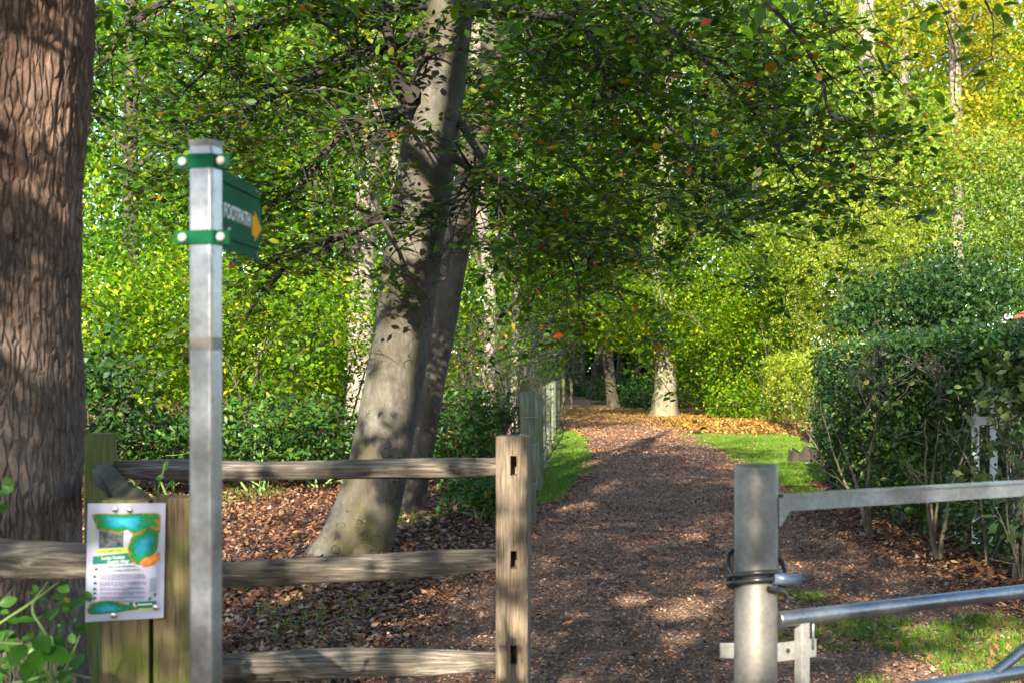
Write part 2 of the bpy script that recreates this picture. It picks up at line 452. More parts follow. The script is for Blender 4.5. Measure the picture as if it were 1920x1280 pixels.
M['rubber'] = plain("black_cable", (.018, .018, .022), 0.28, spec=0.6)
M['picket'] = plain("white_picket", (.82, .82, .84), 0.55, var=0.06)
M['brick'] = plain("brick_wall", (.30, .13, .085), 0.85, var=0.35, scale=14)
M['roof'] = plain("roof_tile", (.50, .16, .075), 0.8, var=0.3, scale=9)
M['gutter'] = plain("black_gutter", (.018, .018, .02), 0.4)
M['stump'] = bark_mat("stump_wood", G(0.0175, 0.0135, 0.01), G(0.0375, 0.029, 0.0215), G(0.07, 0.055, 0.0425), G(0.03, 0.035, 0.015), 0.02, 3.0, 1.0)
M['paper'] = plain("laminated_paper", (.46, .46, .58), 0.16, var=0.03, scale=4)
M['ink_green'] = plain("ink_green", (.012, .16, .11), 0.25)
M['ink_dark'] = plain("ink_dark", (.03, .10, .09), 0.25)
M['ink_lime'] = plain("ink_lime", (.52, .66, .10), 0.25, var=0.08)
M['ink_text'] = plain("ink_text", (.15, .15, .26), 0.25, var=0.1)
M['ink_photo'] = plain("ink_photo", (.10, .12, .13), 0.25, var=0.8, scale=90)
M['pin'] = plain("steel_pin", (.72, .70, .66), 0.2, 0.9, var=0.1)

def ink_wash():
    m, nt, b = new_mat("ink_wash")
    a = nt.nodes.new("ShaderNodeAttribute"); a.attribute_name = "edge"
    n = noise(nt, 55, 4, 0.6, coords(nt), 0.6)
    f = math_n(nt, 'ADD', a.outputs["Fac"], math_n(nt, 'MULTIPLY', math_n(nt, 'SUBTRACT', n, 0.5), 0.9))
    c = ramp(nt, f, [(0.10, (.06, .42, .58)), (0.42, (.012, .30, .42)), (0.62, (.008, .24, .08)), (0.86, (.03, .18, .03)), (0.95, (.18, .20, .04)), (1.0, (.42, .20, .05))])
    nt.links.new(c, b.inputs["Base Color"]); b.inputs["Roughness"].default_value = 0.18
    return m
M['wash'] = ink_wash()

def ground_mat(name, kind):
    m, nt, b = new_mat(name)
    v = coords(nt)
    big = noise(nt, 0.6, 4, 0.6, v)
    if kind == 'litter':
        cell = voro(nt, 34, v, 'F1', "Color")
        sep = nt.nodes.new("ShaderNodeSeparateColor"); nt.links.new(cell, sep.inputs[0])
        c = ramp(nt, sep.outputs[0], [(0.0, (.018, .012, .009)), (0.35, (.05, .026, .017)), (0.6, (.10, .045, .025)), (0.8, (.17, .075, .032)), (1.0, (.20, .125, .075))])
        soil = ramp(nt, noise(nt, 40, 6, 0.7, v), [(0.3, (.016, .012, .009)), (0.7, (.055, .040, .030))])
        c = mixc(nt, ramp(nt, big, [(0.4, (0, 0, 0)), (0.62, (1, 1, 1))]), soil, c)
        h = voro(nt, 34, v); st, di = 0.9, 0.03
    elif kind == 'path':
        cell = voro(nt, 62, v, 'F1', "Color")
        sep = nt.nodes.new("ShaderNodeSeparateColor"); nt.links.new(cell, sep.inputs[0])
        c = ramp(nt, sep.outputs[0], [(0.0, (.075, .044, .029)), (0.4, (.20, .117, .078)), (0.7, (.31, .19, .125)), (0.9, (.40, .295, .225)), (1.0, (.51, .43, .36))])
        dirt = ramp(nt, noise(nt, 60, 5, 0.7, v), [(0.3, (.06, .039, .028)), (0.7, (.17, .112, .078))])
        c = mixc(nt, ramp(nt, noise(nt, 2.2, 4, 0.6, v), [(0.42, (.15, .15, .15)), (0.62, (.9, .9, .9))]), dirt, c)
        h = voro(nt, 62, v); st, di = 0.8, 0.015
    else:
        c = ramp(nt, noise(nt, 14, 6, 0.7, v), [(0.3, (.022, .045, .010)), (0.55, (.055, .10, .016)), (0.8, (.11, .10, .03))])
        h = noise(nt, 50, 4, 0.7, v); st, di = 0.9, 0.03
    nt.links.new(c, b.inputs["Base Color"])
    b.inputs["Roughness"].default_value = 0.95
    b.inputs["Specular IOR Level"].default_value = 0.08
    bump(nt, b, h, st, di)
    return m
M['ground'] = ground_mat("leaf_mould", 'litter')
M['path'] = ground_mat("gravel_path", 'path')
M['turf'] = ground_mat("turf", 'turf')

# ------------------------------------------------------------------ ground, path
def gz(x, y):
    x = np.asarray(x, float); y = np.asarray(y, float)
    p = np.stack([x * 0.35, y * 0.35, np.zeros_like(x)], -1)
    base = 0.035 * vnoise(p + 3.1)
    left = np.clip((-x - 1.0) / 8.0, 0, 1) * np.clip((y - 14) / 14, 0, 1) * 0.5        # the wood floor rises a little on the left
    far = np.clip((y - 60) / 60, 0, 1) * 0.6
    return base + left + far

def grid_sheet(xs, ys, dz=0.0):
    X, Y = np.meshgrid(xs, ys, indexing='ij')
    Z = gz(X, Y) + dz
    V = np.stack([X, Y, Z], -1).reshape(-1, 3)
    nx, ny = len(xs), len(ys)
    i = np.arange(nx - 1)[:, None] * ny; j = np.arange(ny - 1)[None, :]
    Fc = np.stack([i + j, i + ny + j, i + ny + j + 1, i + j + 1], -1).reshape(-1, 4)
    return V, Fc

xs = np.concatenate([[-300, -150, -80, -50, -35], np.linspace(-26, 26, 131), [35, 50, 80, 150, 300]])
ys = np.concatenate([[-200, -100, -50, -25], np.linspace(-14, 90, 261), [100, 120, 150, 200, 300, 420]])
V, Fc = grid_sheet(xs, ys)
me = mesh_np("ground", V, Fc); smooth(me)
tag(link("ground", me, M['ground']), "dark woodland floor of leaf mould under the trees", "ground", kind="structure")

PATH_C = spline([(0.9, -14), (1.05, 0), (1.25, 7), (1.62, 13.5), (2.25, 20), (2.75, 27), (3.05, 36), (3.1, 46), (3.0, 58), (2.7, 72), (1.2, 88), (-4, 104)], 160)
def path_c(y): return np.interp(y, PATH_C[:, 1], PATH_C[:, 0])
def path_w(y): return np.interp(y, [-14, 5, 13, 20, 30, 44, 60, 100], [2.6, 2.4, 1.55, 1.32, 1.3, 1.35, 1.9, 2.4])

def path_mesh():
    ys_ = np.linspace(-14, 100, 420)
    nu = 17
    u = np.linspace(-1, 1, nu)
    wl = path_w(ys_) * (1 + 0.10 * vnoise(np.stack([ys_ * 0.9, ys_ * 0, ys_ * 0], -1)))
    wr = path_w(ys_) * (1 + 0.10 * vnoise(np.stack([ys_ * 0.9, ys_ * 0 + 9, ys_ * 0], -1)))
    X = path_c(ys_)[:, None] + np.where(u[None, :] < 0, u[None, :] * wl[:, None], u[None, :] * wr[:, None])
    Y = np.repeat(ys_[:, None], nu, 1)
    Z = gz(X, Y) + 0.022 * (1 - np.abs(u[None, :]) ** 6) - 0.006 * (np.abs(u[None, :]) == 1)
    V = np.stack([X, Y, Z], -1).reshape(-1, 3)
    i = np.arange(len(ys_) - 1)[:, None] * nu; j = np.arange(nu - 1)[None, :]
    Fc = np.stack([i + j, i + j + 1, i + nu + j + 1, i + nu + j], -1).reshape(-1, 4)
    me = mesh_np("path", V, Fc); smooth(me)
    return me
tag(link("path", path_mesh(), M['path']), "gravel footpath strewn with brown leaves leading into the wood", "path", kind="structure")

# ------------------------------------------------------------------ leaves
TPL = {
    'oval': (np.array([(-.5, 0, 0), (-.18, .27, .05), (.2, .23, .04), (.5, 0, -.06), (.2, -.23, .04), (-.18, -.27, .05)]), np.array([(0, 3, 2, 1), (0, 5, 4, 3)])),
    'kite': (np.array([(-.5, 0, 0), (-.02, .30, .06), (.5, 0, -.05), (-.02, -.30, .06)]), np.array([(0, 3, 2, 1)])),
    'narrow': (np.array([(-.5, 0, 0), (-.05, .17, .05), (.5, 0, -.07), (-.05, -.17, .05)]), np.array([(0, 3, 2, 1)])),
    'curl': (np.array([(-.5, 0, .16), (0, .30, .02), (.5, 0, .20), (0, -.30, .10)]), np.array([(0, 3, 2, 1)])),
    'lobed': (np.array([(-.45, 0, 0), (-.42, .34, .03), (-.10, .26, 0), (.06, .50, .04), (.20, .20, 0), (.55, 0, -.05), (.20, -.20, 0), (.06, -.50, .04), (-.10, -.26, 0), (-.42, -.34, .03)]),
              np.array([(0, 2, 1, 1), (0, 4, 3, 2), (0, 5, 4, 4), (0, 6, 5, 5), (0, 8, 7, 6), (0, 9, 8, 8)])),
}
def unit(v): return v / (np.linalg.norm(v, axis=-1, keepdims=True) + 1e-9)

def leaves_np(C, size, Nrm, tpl, droop=0.25):
    """leaf verts for centres C, sizes, normals"""
    n = len(C)
    t = rng.normal(size=(n, 3)); t[:, 2] -= droop * 2
    T = unit(t - np.sum(t * Nrm, 1, keepdims=True) * Nrm)
    B = np.cross(Nrm, T)
    tv, tf = TPL[tpl]
    if tpl == 'lobed':
        tf = np.array([f for f in tf.tolist()])
    wj = rng.uniform(0.85, 1.15, size=(n, 1, 1))
    V = C[:, None, :] + size[:, None, None] * (tv[None, :, 0:1] * T[:, None, :] + wj * tv[None, :, 1:2] * B[:, None, :] + tv[None, :, 2:3] * Nrm[:, None, :])
    Fc = (np.arange(n)[:, None, None] * len(tv) + tf[None]).reshape(-1, tf.shape[1])
    return V.reshape(-1, 3), Fc

SUNDIR = np.array(to_sun)
def P_(px, py, d): return tuple(P(px, py, d))
# openings in the canopy: the places they let the sun fall on, with the width of each opening
OPENINGS = [(2.15, 6.9, 0, .26), (2.75, 7.5, 0, .30), (1.75, 6.6, 0, .12), (2.4, 8.2, 0, .10), (3.1, 6.9, 0, .14), (2.45, 6.75, 0, .14),
    *[(*P_(px, py, 11.55), r * 1.35) for px, py, r in ((735, 640, .13), (752, 690, .10), (690, 740, .09), (765, 430, .15), (795, 330, .10), (685, 870, .06), (668, 930, .10), (655, 985, .06), (600, 1015, .08), (820, 30, .14))],
    *[(*P_(px, py, 4000 / (py - 700)), r * 1.9) for px, py, r in ((1010, 952, .13), (1075, 948, .12), (1190, 1125, .05), (1290, 1140, .06), (1245, 1150, .04), (1280, 1195, .035), (1330, 1100, .03), (880, 975, .08), (700, 1110, .03), (540, 1120, .04),
       (900, 1195, .03), (560, 1000, .07), (840, 900, .14), (1300, 1010, .05), (1380, 875, .2), (1080, 870, .15), (1500, 1060, .04))],
    (-.02, 6.0, 1.1, .07), (-.01, 6.0, .98, .035), (.01, 6.0, .7, .03), *[(*P_(px, py, 6.0), .035) for px, py in ((545, 870), (800, 880), (565, 1050), (650, 1060), (860, 1230), (480, 1230))],
    *[(*P_(px, py, 3.8), .035) for px, py in ((1400, 1150), (1430, 1210), (1405, 1260), (1440, 1120), (1560, 1145), (1690, 1130), (1500, 1225), (1850, 1250), (1700, 930))],
    *[(*P_(px, py, 4.5), .04) for px, py in ((60, 170), (75, 480), (130, 745), (20, 620), (40, 90))],
    *[(x, y, z, r) for x, y, z, r in ((4.9, 23.5, 1.2, 1.0), (5.2, 26, 1.0, 1.3), (5.8, 29, .9, 1.4), (6.4, 33, .8, 1.5), (4.5, 25.5, 0, .8), (5.0, 28.5, 0, 1.1), (5.2, 31.5, 0, 1.1), (3.9, 30, 0, .7), (1.7, 27, 0, .6), (1.9, 32, 0, .7))],
]
def sunlit_gap(C):
    drop = np.zeros(len(C), bool)
    for x, y, z, r in OPENINGS:
        v = C - np.array([x, y, z])
        t = v @ SUNDIR
        dist2 = np.sum(v * v, 1) - t * t
        drop |= (dist2 < (r + .03) ** 2) & (t > .8)
    return ~drop

def leaf_cloud(name, cl, rad, per, size, tpl='kite', flat=0.4, jit=0.55, tilt=0.5, droop=0.25, up=1.0, gaps=False):
    """sprays: clusters at cl with radius rad; leaves lie roughly in each cluster's own tilted layer"""
    cl = np.asarray(cl, float); m = len(cl)
    rad = np.broadcast_to(np.asarray(rad, float), (m,))
    N = unit(np.array([0, 0, up]) + rng.normal(size=(m, 3)) * tilt)
    idx = np.repeat(np.arange(m), rng.poisson(per, m).clip(3))
    off = rng.normal(size=(len(idx), 3)) * 0.55
    n = N[idx]
    h = np.sum(off * n, 1, keepdims=True)
    off = off - h * n * (1 - flat)
    C = cl[idx] + off * rad[idx][:, None]
    if gaps:
        kp = sunlit_gap(C); C = C[kp]; n = n[kp]
    nl = unit(n + rng.normal(size=C.shape) * jit)
    sz = size * rng.uniform(0.6, 1.25, len(C))
    V, Fc = leaves_np(C, sz, nl, tpl, droop)
    if tpl == 'lobed':
        # triangles and quads: build as triangles
        q = Fc; tri = np.vstack([q[:, [0, 1, 2]], q[q[:, 2] != q[:, 3]][:, [0, 2, 3]]])
        return mesh_np(name, V, tri)
    return mesh_np(name, V, Fc)

def sprays(anchors, tw=3, nl=7, length=.34, size=.07, tilt=.35, gaps=False, tpl='oval'):
    """beech sprays: thin twiglets fanning from each anchor, leaves set alternately along both sides in the spray's plane.
    returns leaf mesh and twig mesh"""
    A = np.asarray(anchors, float); m = len(A)
    N = unit(np.array([0, 0, 1.0]) + rng.normal(size=(m, 3)) * tilt)
    H = rng.normal(size=(m, 3)); H[:, 2] = H[:, 2] * .3 - .35
    H = unit(H - np.sum(H * N, 1, keepdims=True) * N); S = np.cross(N, H)
    a = (np.linspace(-.75, .75, tw)[None, :] + rng.normal(size=(m, tw)) * .18)
    D = np.cos(a)[..., None] * H[:, None, :] + np.sin(a)[..., None] * S[:, None, :]          # m,tw,3
    L = length * rng.uniform(.55, 1.25, (m, tw))
    s = (np.arange(nl) + .6) / nl
    droop = np.array([0, 0, -.22])
    pos = A[:, None, None, :] + D[:, :, None, :] * (L[..., None, None] * s[None, None, :, None]) + droop * (L[..., None, None] * (s ** 2)[None, None, :, None])
    sd = np.where(np.arange(nl) % 2 == 0, 1.0, -1.0)[None, None, :, None]
    side = np.cross(N[:, None, :], D)[:, :, None, :]
    ld = unit(D[:, :, None, :] * .75 + side * sd * .85 + rng.normal(size=pos.shape) * .16 + droop * .5)
    sz = size * rng.uniform(.6, 1.2, pos.shape[:3]) * (1.05 - .25 * np.abs(s - .5)[None, None, :])
    C = (pos + ld * sz[..., None] * .52).reshape(-1, 3)
    T = ld.reshape(-1, 3); sz = sz.reshape(-1)
    nn = np.repeat(N, tw * nl, 0) + rng.normal(size=C.shape) * .38
    keep = rng.uniform(0, 1, len(C)) < .88
    if gaps: keep &= sunlit_gap(C)
    C, T, sz, nn = C[keep], T[keep], sz[keep], nn[keep]
    nn = unit(nn - np.sum(nn * T, 1, keepdims=True) * T); B = np.cross(nn, T)
    tv, tf = TPL[tpl]
    wj = rng.uniform(.85, 1.15, (len(C), 1, 1)); cu = rng.uniform(-1.2, 2.0, (len(C), 1, 1))
    V = C[:, None, :] + sz[:, None, None] * (tv[None, :, 0:1] * T[:, None, :] + wj * tv[None, :, 1:2] * B[:, None, :] + cu * tv[None, :, 2:3] * nn[:, None, :])
    Fc = (np.arange(len(C))[:, None, None] * len(tv) + tf[None]).reshape(-1, tf.shape[1])
    leaf = mesh_np("crown", V.reshape(-1, 3), Fc)
    # twiglets: three-sided tapering tubes, two segments
    q = np.array([0, .5, 1.0])
    pts = A[:, None, None, :] + D[:, :, None, :] * (L[..., None, None] * q[None, None, :, None]) + droop * (L[..., None, None] * (q ** 2)[None, None, :, None])
    pts = pts.reshape(-1, 3, 3); k = len(pts)
    rad = np.array([.0030, .0022, .0012])
    sb = np.repeat(S, tw, 0); nb = np.repeat(N, tw, 0)
    an = np.array([0, 2.09, 4.19])
    ring = np.cos(an)[None, None, :, None] * sb[:, None, None, :] + np.sin(an)[None, None, :, None] * nb[:, None, None, :]
    TV = (pts[:, :, None, :] + rad[None, :, None, None] * ring).reshape(-1, 3)
    base = np.arange(k)[:, None, None] * 9 + np.arange(2)[None, :, None] * 3
    j = np.arange(3)[None, None, :]; j2 = (j + 1) % 3
    TF = np.stack([base + j, base + j2, base + 3 + j2, base + 3 + j], -1).reshape(-1, 4)
    return leaf, mesh_np("twigs", TV, TF)

def ellipsoid_pts(n, c, r, shell=0.45, low=-1.0, gap=0.35, gs=0.5):
    """points in an ellipsoid, thinned by noise so that gaps stay open"""
    out = []
    tot = 0
    while tot < n:
        v = rng.normal(size=(n * 2, 3)); v = unit(v)
        rr = rng.uniform(shell ** 3, 1, (n * 2, 1)) ** (1 / 3)
        v = v * rr * (0.84 + 0.34 * vnoise(v * 2.3 + np.asarray(c) * 1.7) + 0.14 * np.abs(rng.normal(size=(len(v), 1))[:, 0]))[:, None]
        v = v[v[:, 2] > low]
        p = np.asarray(c) + v * np.asarray(r)
        keep = vnoise(p * gs + 5.7) > -1 + gap * 1.6 - rng.uniform(0, 0.5, len(p))
        p = p[keep]
        out.append(p); tot += len(p)
        if not len(p): break
    return np.vstack(out)[:n]

def trunk_mesh(name, pts, rad, nseg=24, nz=60, flare=0.0, lobes=5, flare_h=0.5, rough=0.02, rs=3.0, seed=0.0, furrow=0.0, fs=22.0):
    c = spline(pts, nz); r = np.interp(np.linspace(0, 1, nz), np.linspace(0, 1, len(rad)), rad)
    tan = unit(np.gradient(c, axis=0))
    u = unit(np.cross(tan, np.array([0.0, 1.0, 0.0]))); v = np.cross(tan, u)
    a = np.linspace(0, 2 * np.pi, nseg, endpoint=False)
    hgt = c[:, 2] - c[0, 2]
    fl = flare * np.exp(-hgt / flare_h)[:, None] * (1 + 0.55 * np.cos(lobes * a + seed)[None, :] + 0.3 * np.cos((lobes - 2) * a + 2 * seed)[None, :])
    dirs = np.cos(a)[None, :, None] * u[:, None, :] + np.sin(a)[None, :, None] * v[:, None, :]
    base = c[:, None, :] + dirs * r[:, None, None]
    R = r[:, None] * (1 + fl + rough * fbm(base * rs + seed, 3))
    if furrow > 0:
        q = np.stack([np.cos(a)[None, :] * 3.0 + 0 * hgt[:, None], np.sin(a)[None, :] * 3.0 + 0 * hgt[:, None], np.repeat(hgt[:, None], nseg, 1) * 0.55], -1)
        warp = fbm(base * 3.0, 3) * 0.5
        rid = np.abs(vnoise(q * np.array([fs / 6, fs / 6, fs / 5]) + warp[..., None]))
        rid2 = np.abs(vnoise(q * np.array([fs / 2.6, fs / 2.6, fs / 3.0]) + warp[..., None] + 7))
        R = R + furrow * (np.minimum(rid * 2.2, 1) * 0.45 + np.minimum(rid2 * 2.0, 1) * 0.55 - 0.6) + furrow * 0.35 * fbm(base * 22, 3)
    Vv = (c[:, None, :] + dirs * R[:, :, None]).reshape(-1, 3)
    i = np.arange(nz - 1)[:, None] * nseg; j = np.arange(nseg)[None, :]; j2 = (j + 1) % nseg
    Fc = np.stack([i + j, i + j2, i + nseg + j2, i + nseg + j], -1).reshape(-1, 4)
    me = mesh_np(name, Vv, Fc); smooth(me)
    return me

def limb_lines(ctrl, r0, r1, twigs, tw_len, droop=0.25, n=14, sub=2):
    """one limb with side twigs. returns tube lines and spray anchor points"""
    c = spline(ctrl, n)
    c = c + np.cumsum(rng.normal(size=c.shape) * 0.015, 0) * np.linspace(0, 1, n)[:, None]
    lines = [(c, np.linspace(r0, r1, n))]
    anchors = [c[-1]]
    tan = unit(np.gradient(c, axis=0))
    for k in range(twigs):
        t = rng.uniform(0.15, 1.0); i = min(n - 1, int(t * (n - 1)))
        side = rng.normal(size=3); side[2] *= 0.35
        d = unit(tan[i] * rng.uniform(0.3, 1.1) + unit(side) * 0.9)
        L = tw_len * rng.uniform(0.5, 1.25)
        s = np.linspace(0, 1, 6)[:, None]
        p = c[i] + d * L * s + np.array([0, 0, -droop * L]) * s ** 2 + rng.normal(size=(6, 3)) * 0.02 * L * s
        rr = max(0.0035, (r0 + (r1 - r0) * t) * 0.42)
        lines.append((p, np.linspace(rr, 0.0025, 6)))
        anchors += [p[3], p[5]]
        for q in range(sub):
            j = rng.integers(2, 5)
            side2 = rng.normal(size=3); side2[2] *= 0.3
            d2 = unit(d + unit(side2) * 0.9); L2 = L * rng.uniform(0.3, 0.6)
            s2 = np.linspace(0, 1, 4)[:, None]
            p2 = p[j] + d2 * L2 * s2 + np.array([0, 0, -droop * L2]) * s2 ** 2
            lines.append((p2, np.linspace(rr * 0.5, 0.002, 4)))
            anchors.append(p2[3])
    return lines, np.array(anchors)

def tree(name, label, base, top, r0, r1, bark, crowns, leafmat, leaf, group=None, tpl='kite', flare=0.35, limbs=6, bend=0.25, nseg=16, nz=36, spray=0.5, per=22, tilt=0.5, cat="tree", gaps=False):
    """crowns: list of (centre, radii, clusters)"""
    base = np.asarray(base, float); top = np.asarray(top, float)
    base[2] = float(gz(base[0], base[1])) - 0.08
    t = thing(name, label, cat, base, group)
    k = 5
    s = np.linspace(0, 1, k)[:, None]
    pts = base + (top - base) * s
    pts[1:-1, :2] += rng.normal(size=(k - 2, 2)) * bend * r0 * 2
    rad = np.linspace(r0, r1, k)
    link("trunk", trunk_mesh("trunk", pts, rad, nseg, nz, flare, 5, max(0.35, r0 * 1.6), 0.05, 2.5, rng.uniform(0, 6)), bark, t)
    cl = []
    for (c, r, m) in crowns:
        cl.append(ellipsoid_pts(m, c, r))
    cl = np.vstack(cl)
    c2 = spline(pts, 30)
    for q in range(limbs):
        tgt = cl[rng.integers(len(cl))]
        i = int(np.clip(np.argmin(np.abs(c2[:, 2] - (tgt[2] - 0.25 * np.linalg.norm(tgt - c2[-1])))), 8, 29))
        st = c2[i]
        mid_ = (st + tgt) / 2 + np.array([0, 0, 0.12 * np.linalg.norm(tgt - st)])
        rl = (r0 + (r1 - r0) * i / 29) * 0.38
        ln, an = limb_lines([st, mid_, tgt], rl, 0.012, 5, 0.9, 0.2, 10, 0)
        link("limb", tubes_mesh("limb", ln, 5), M['twig'], t)
    link("crown", leaf_cloud("crown", cl, spray, per, leaf, tpl, tilt=tilt, gaps=gaps), leafmat, t)
    return t

def bush(name, label, c, r, n, leafmat, leaf, group=None, tpl='kite', stems=7, spray=0.3, per=20, tilt=0.6, low=-0.9, cat="bush", stemmat=None, flat=0.5, shell=0.5, gap=0.35, up=1.0):
    c = np.asarray(c, float); r = np.asarray(r, float)
    g = float(gz(c[0], c[1]))
    t = thing(name, label, cat, (c[0], c[1], g), group)
    cl = ellipsoid_pts(n, c, r, shell, low, gap, 0.9)
    cl[:, 2] = np.maximum(cl[:, 2], gz(cl[:, 0], cl[:, 1]) + 0.06)
    for k in range(stems):
        tgt = cl[rng.integers(len(cl))]
        b = np.array([c[0] + rng.normal() * r[0] * 0.25, c[1] + rng.normal() * r[1] * 0.25, g - 0.04])
        mid_ = b * 0.55 + tgt * 0.45; mid_[2] = b[2] + (tgt[2] - b[2]) * 0.6
        ln, an = limb_lines([b, mid_, tgt], 0.022, 0.005, 4, 0.5, 0.1, 8, 0)
        link("stem", tubes_mesh("stem", ln, 5), stemmat or M['twig'], t)
    link("foliage", leaf_cloud("foliage", cl, spray, per, leaf, tpl, flat=flat, tilt=tilt, up=up), leafmat, t)
    return t
# ------------------------------------------------------------------ foreground trees
def poly_sample(poly, n, d0, d1, gs=0.9, gap=0.0):
    poly = np.asarray(poly, float)
    lo, hi = poly.min(0), poly.max(0)
    out, tot = [], 0
    while tot < n:
        q = rng.uniform(lo, hi, (n * 3, 2))
        x, y = q[:, 0], q[:, 1]
        ins = np.zeros(len(q), bool)
        for k in range(len(poly)):
            (x1, y1), (x2, y2) = poly[k], poly[k - 1]
            c = ((y1 > y) != (y2 > y)) & (x < (x2 - x1) * (y - y1) / (y2 - y1 + 1e-9) + x1)
            ins ^= c
        q = q[ins]
        d = rng.uniform(d0, d1, len(q))
        p = np.stack([(q[:, 0] - 960) / FPX * d, d, EYE - (q[:, 1] - HZ) / FPX * d], -1)
        p = p[vnoise(p * gs + 2.2) > gap - rng.uniform(0, 0.6, len(p))]
        out.append(p); tot += len(p)
    return np.vstack(out)[:n]

# rough-barked tree at the left edge
tA = thing("tree", "thick rough-barked brown trunk rising along the left edge of the picture", "tree", (-1.80, 4.85, 0))
ptsA = [(-1.89, 4.85, -0.1), (-1.845, 4.85, 0.6), (-1.835, 4.85, 1.2), (-1.835, 4.85, 2.0), (-1.785, 4.87, 2.8), (-1.73, 4.9, 4.0), (-1.55, 4.8, 6.5), (-1.3, 4.6, 9.5)]
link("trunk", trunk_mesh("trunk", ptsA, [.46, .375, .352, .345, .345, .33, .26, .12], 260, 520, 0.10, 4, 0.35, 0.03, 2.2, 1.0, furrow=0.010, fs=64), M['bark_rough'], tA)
clA = []
for (b, e, r) in [((-1.7, 4.9, 4.6), (2.6, 5.4, 4.3), .07), ((-1.65, 4.9, 5.2), (0.8, 1.5, 7.5), .09), ((-1.6, 4.9, 6.0), (-4.8, 6.6, 7.6), .08), ((-1.5, 4.8, 6.8), (2.2, 7.2, 8.6), .08),
                  ((-1.5, 4.8, 7.5), (-3.4, 2.2, 9.6), .07), ((-1.4, 4.7, 8.4), (0.6, 4.0, 10.6), .06)]:
    b, e = np.array(b), np.array(e)
    ln, an = limb_lines([b, b * .65 + e * .35 + np.array([0, 0, .5]), b * .3 + e * .7 + np.array([0, 0, .35]), e], r, 0.015, 14, 1.5, 0.15, 14, 2)
    link("limb", tubes_mesh("limb", ln, 6), M['twig_dark'], tA)
    clA.append(an)
crA = np.vstack(clA + [ellipsoid_pts(150, (0.9, 4.4, 8.0), (3.8, 3.8, 2.4), 0.3, gap=0.35)])
crA = crA[crA[:, 2] > EYE + 740 / FPX * np.maximum(crA[:, 1], 0.6) * 0.98]
crA = crA[(crA[:, 0] > -2.4) | (rng.uniform(0, 1, len(crA)) < .35)]
cA = link("crown", leaf_cloud("crown", crA, 0.5, 30, 0.10, 'kite', tilt=0.35, gaps=True), M['hang_leaf'], tA)
# unseen low boughs added above the view to dapple trunk, gate and near path
lo_n = 2600
lx, ly = rng.uniform(-3.4, 4.6, lo_n), rng.uniform(-5, 7.4, lo_n)
lz = np.maximum(3.3, 1.85 + .275 * np.maximum(ly, 0)) + rng.uniform(0, 2.3, lo_n) ** 1.2
lp_ = np.stack([lx, ly, lz], -1)
lp_ = lp_[vnoise(lp_ * np.array([.9, .9, .6]) + 4.4) > -.18 + rng.uniform(-.25, .25, lo_n)][:1150]
link("dapple_boughs", leaf_cloud("dapple_boughs", lp_, .30, 26, .115, 'kite', tilt=.3, jit=.4, gaps=True), M['hang_leaf'], tA)
for e in [(-2.6, 1.5, 4.6), (0.5, -1.5, 4.6), (2.6, 1.0, 4.8), (1.0, 5.5, 4.6), (3.4, 4.5, 5.2), (-1.0, -3.5, 4.9)]:
    b0 = np.array([-1.72, 4.88, 4.3]); e = np.array(e)
    ln, an = limb_lines([b0, b0 * .6 + e * .4 + np.array([0, 0, .5]), e], .06, .01, 12, 1.0, .1, 12, 1)
    link("limb", tubes_mesh("limb", ln, 5), M['twig_dark'], tA)
# the low fringe of that crown that dips into the top of the picture, leaf by leaf
tv, tf = TPL['oval']
leaf_meshes = []
for mname in ('hang_leaf', 'hang_leaf', 'beech_leaf'):
    me = mesh_np("leaf", tv, tf); me.materials.append(M[mname]); leaf_meshes.append(me)
for c_, nm in (((.26, .11, .018), 'orange'), ((.15, .035, .02), 'red')):
    mm = leaf_mat("leaf_" + nm, [(0, c_), (1, tuple(x * 1.3 for x in c_))], .35, .45)
    me = mesh_np("leaf", tv, tf); me.materials.append(mm); leaf_meshes.append(me)
fr = []
for (px, py, d, n, sp) in [(1390, 10, 4.3, 14, 60), (1480, 30, 4.5, 8, 50), (1560, 55, 4.8, 12, 60), (1640, 40, 5.2, 10, 60), (1650, 130, 5.4, 9, 60), (1800, 55, 5.0, 12, 60), (1860, 25, 5.0, 9, 50),
                           (1720, 15, 5.2, 9, 60), (1100, 5, 5.4, 10, 80), (1230, 10, 5.0, 12, 80), (1000, 0, 5.6, 8, 60), (860, 0, 5.6, 10, 60), (700, 5, 5.6, 12, 60), (560, 0, 5.6, 10, 70),
                           (420, 0, 5.6, 10, 70), (260, 10, 5.6, 12, 60), (1300, 60, 5.6, 14, 80), (1450, 110, 5.8, 14, 80), (1560, 180, 5.8, 12, 60), (1860, 110, 5.4, 8, 50), (1790, 190, 5.6, 6, 40),
                           (1210, 110, 6.0, 12, 70), (1380, 200, 6.2, 14, 80), (1640, 240, 6.0, 6, 40)]:
    for k in range(n):
        fr.append(P(px + rng.normal() * sp, py + rng.normal() * sp * .55, d + rng.normal() * .25))
    # the twig this spray hangs from
    e = P(px, py, d); b = e + np.array([rng.uniform(-.4, .1), rng.uniform(-.1, .2), rng.uniform(.2, .4)])
    link("twig", tubes_mesh("twig", [(spline([b, (b + e) / 2 + np.array([.02, 0, .03]), e, e + np.array([.05, 0, -.05])], 9), np.linspace(.0035, .0015, 9))], 5), M['twig_dark'], tA)
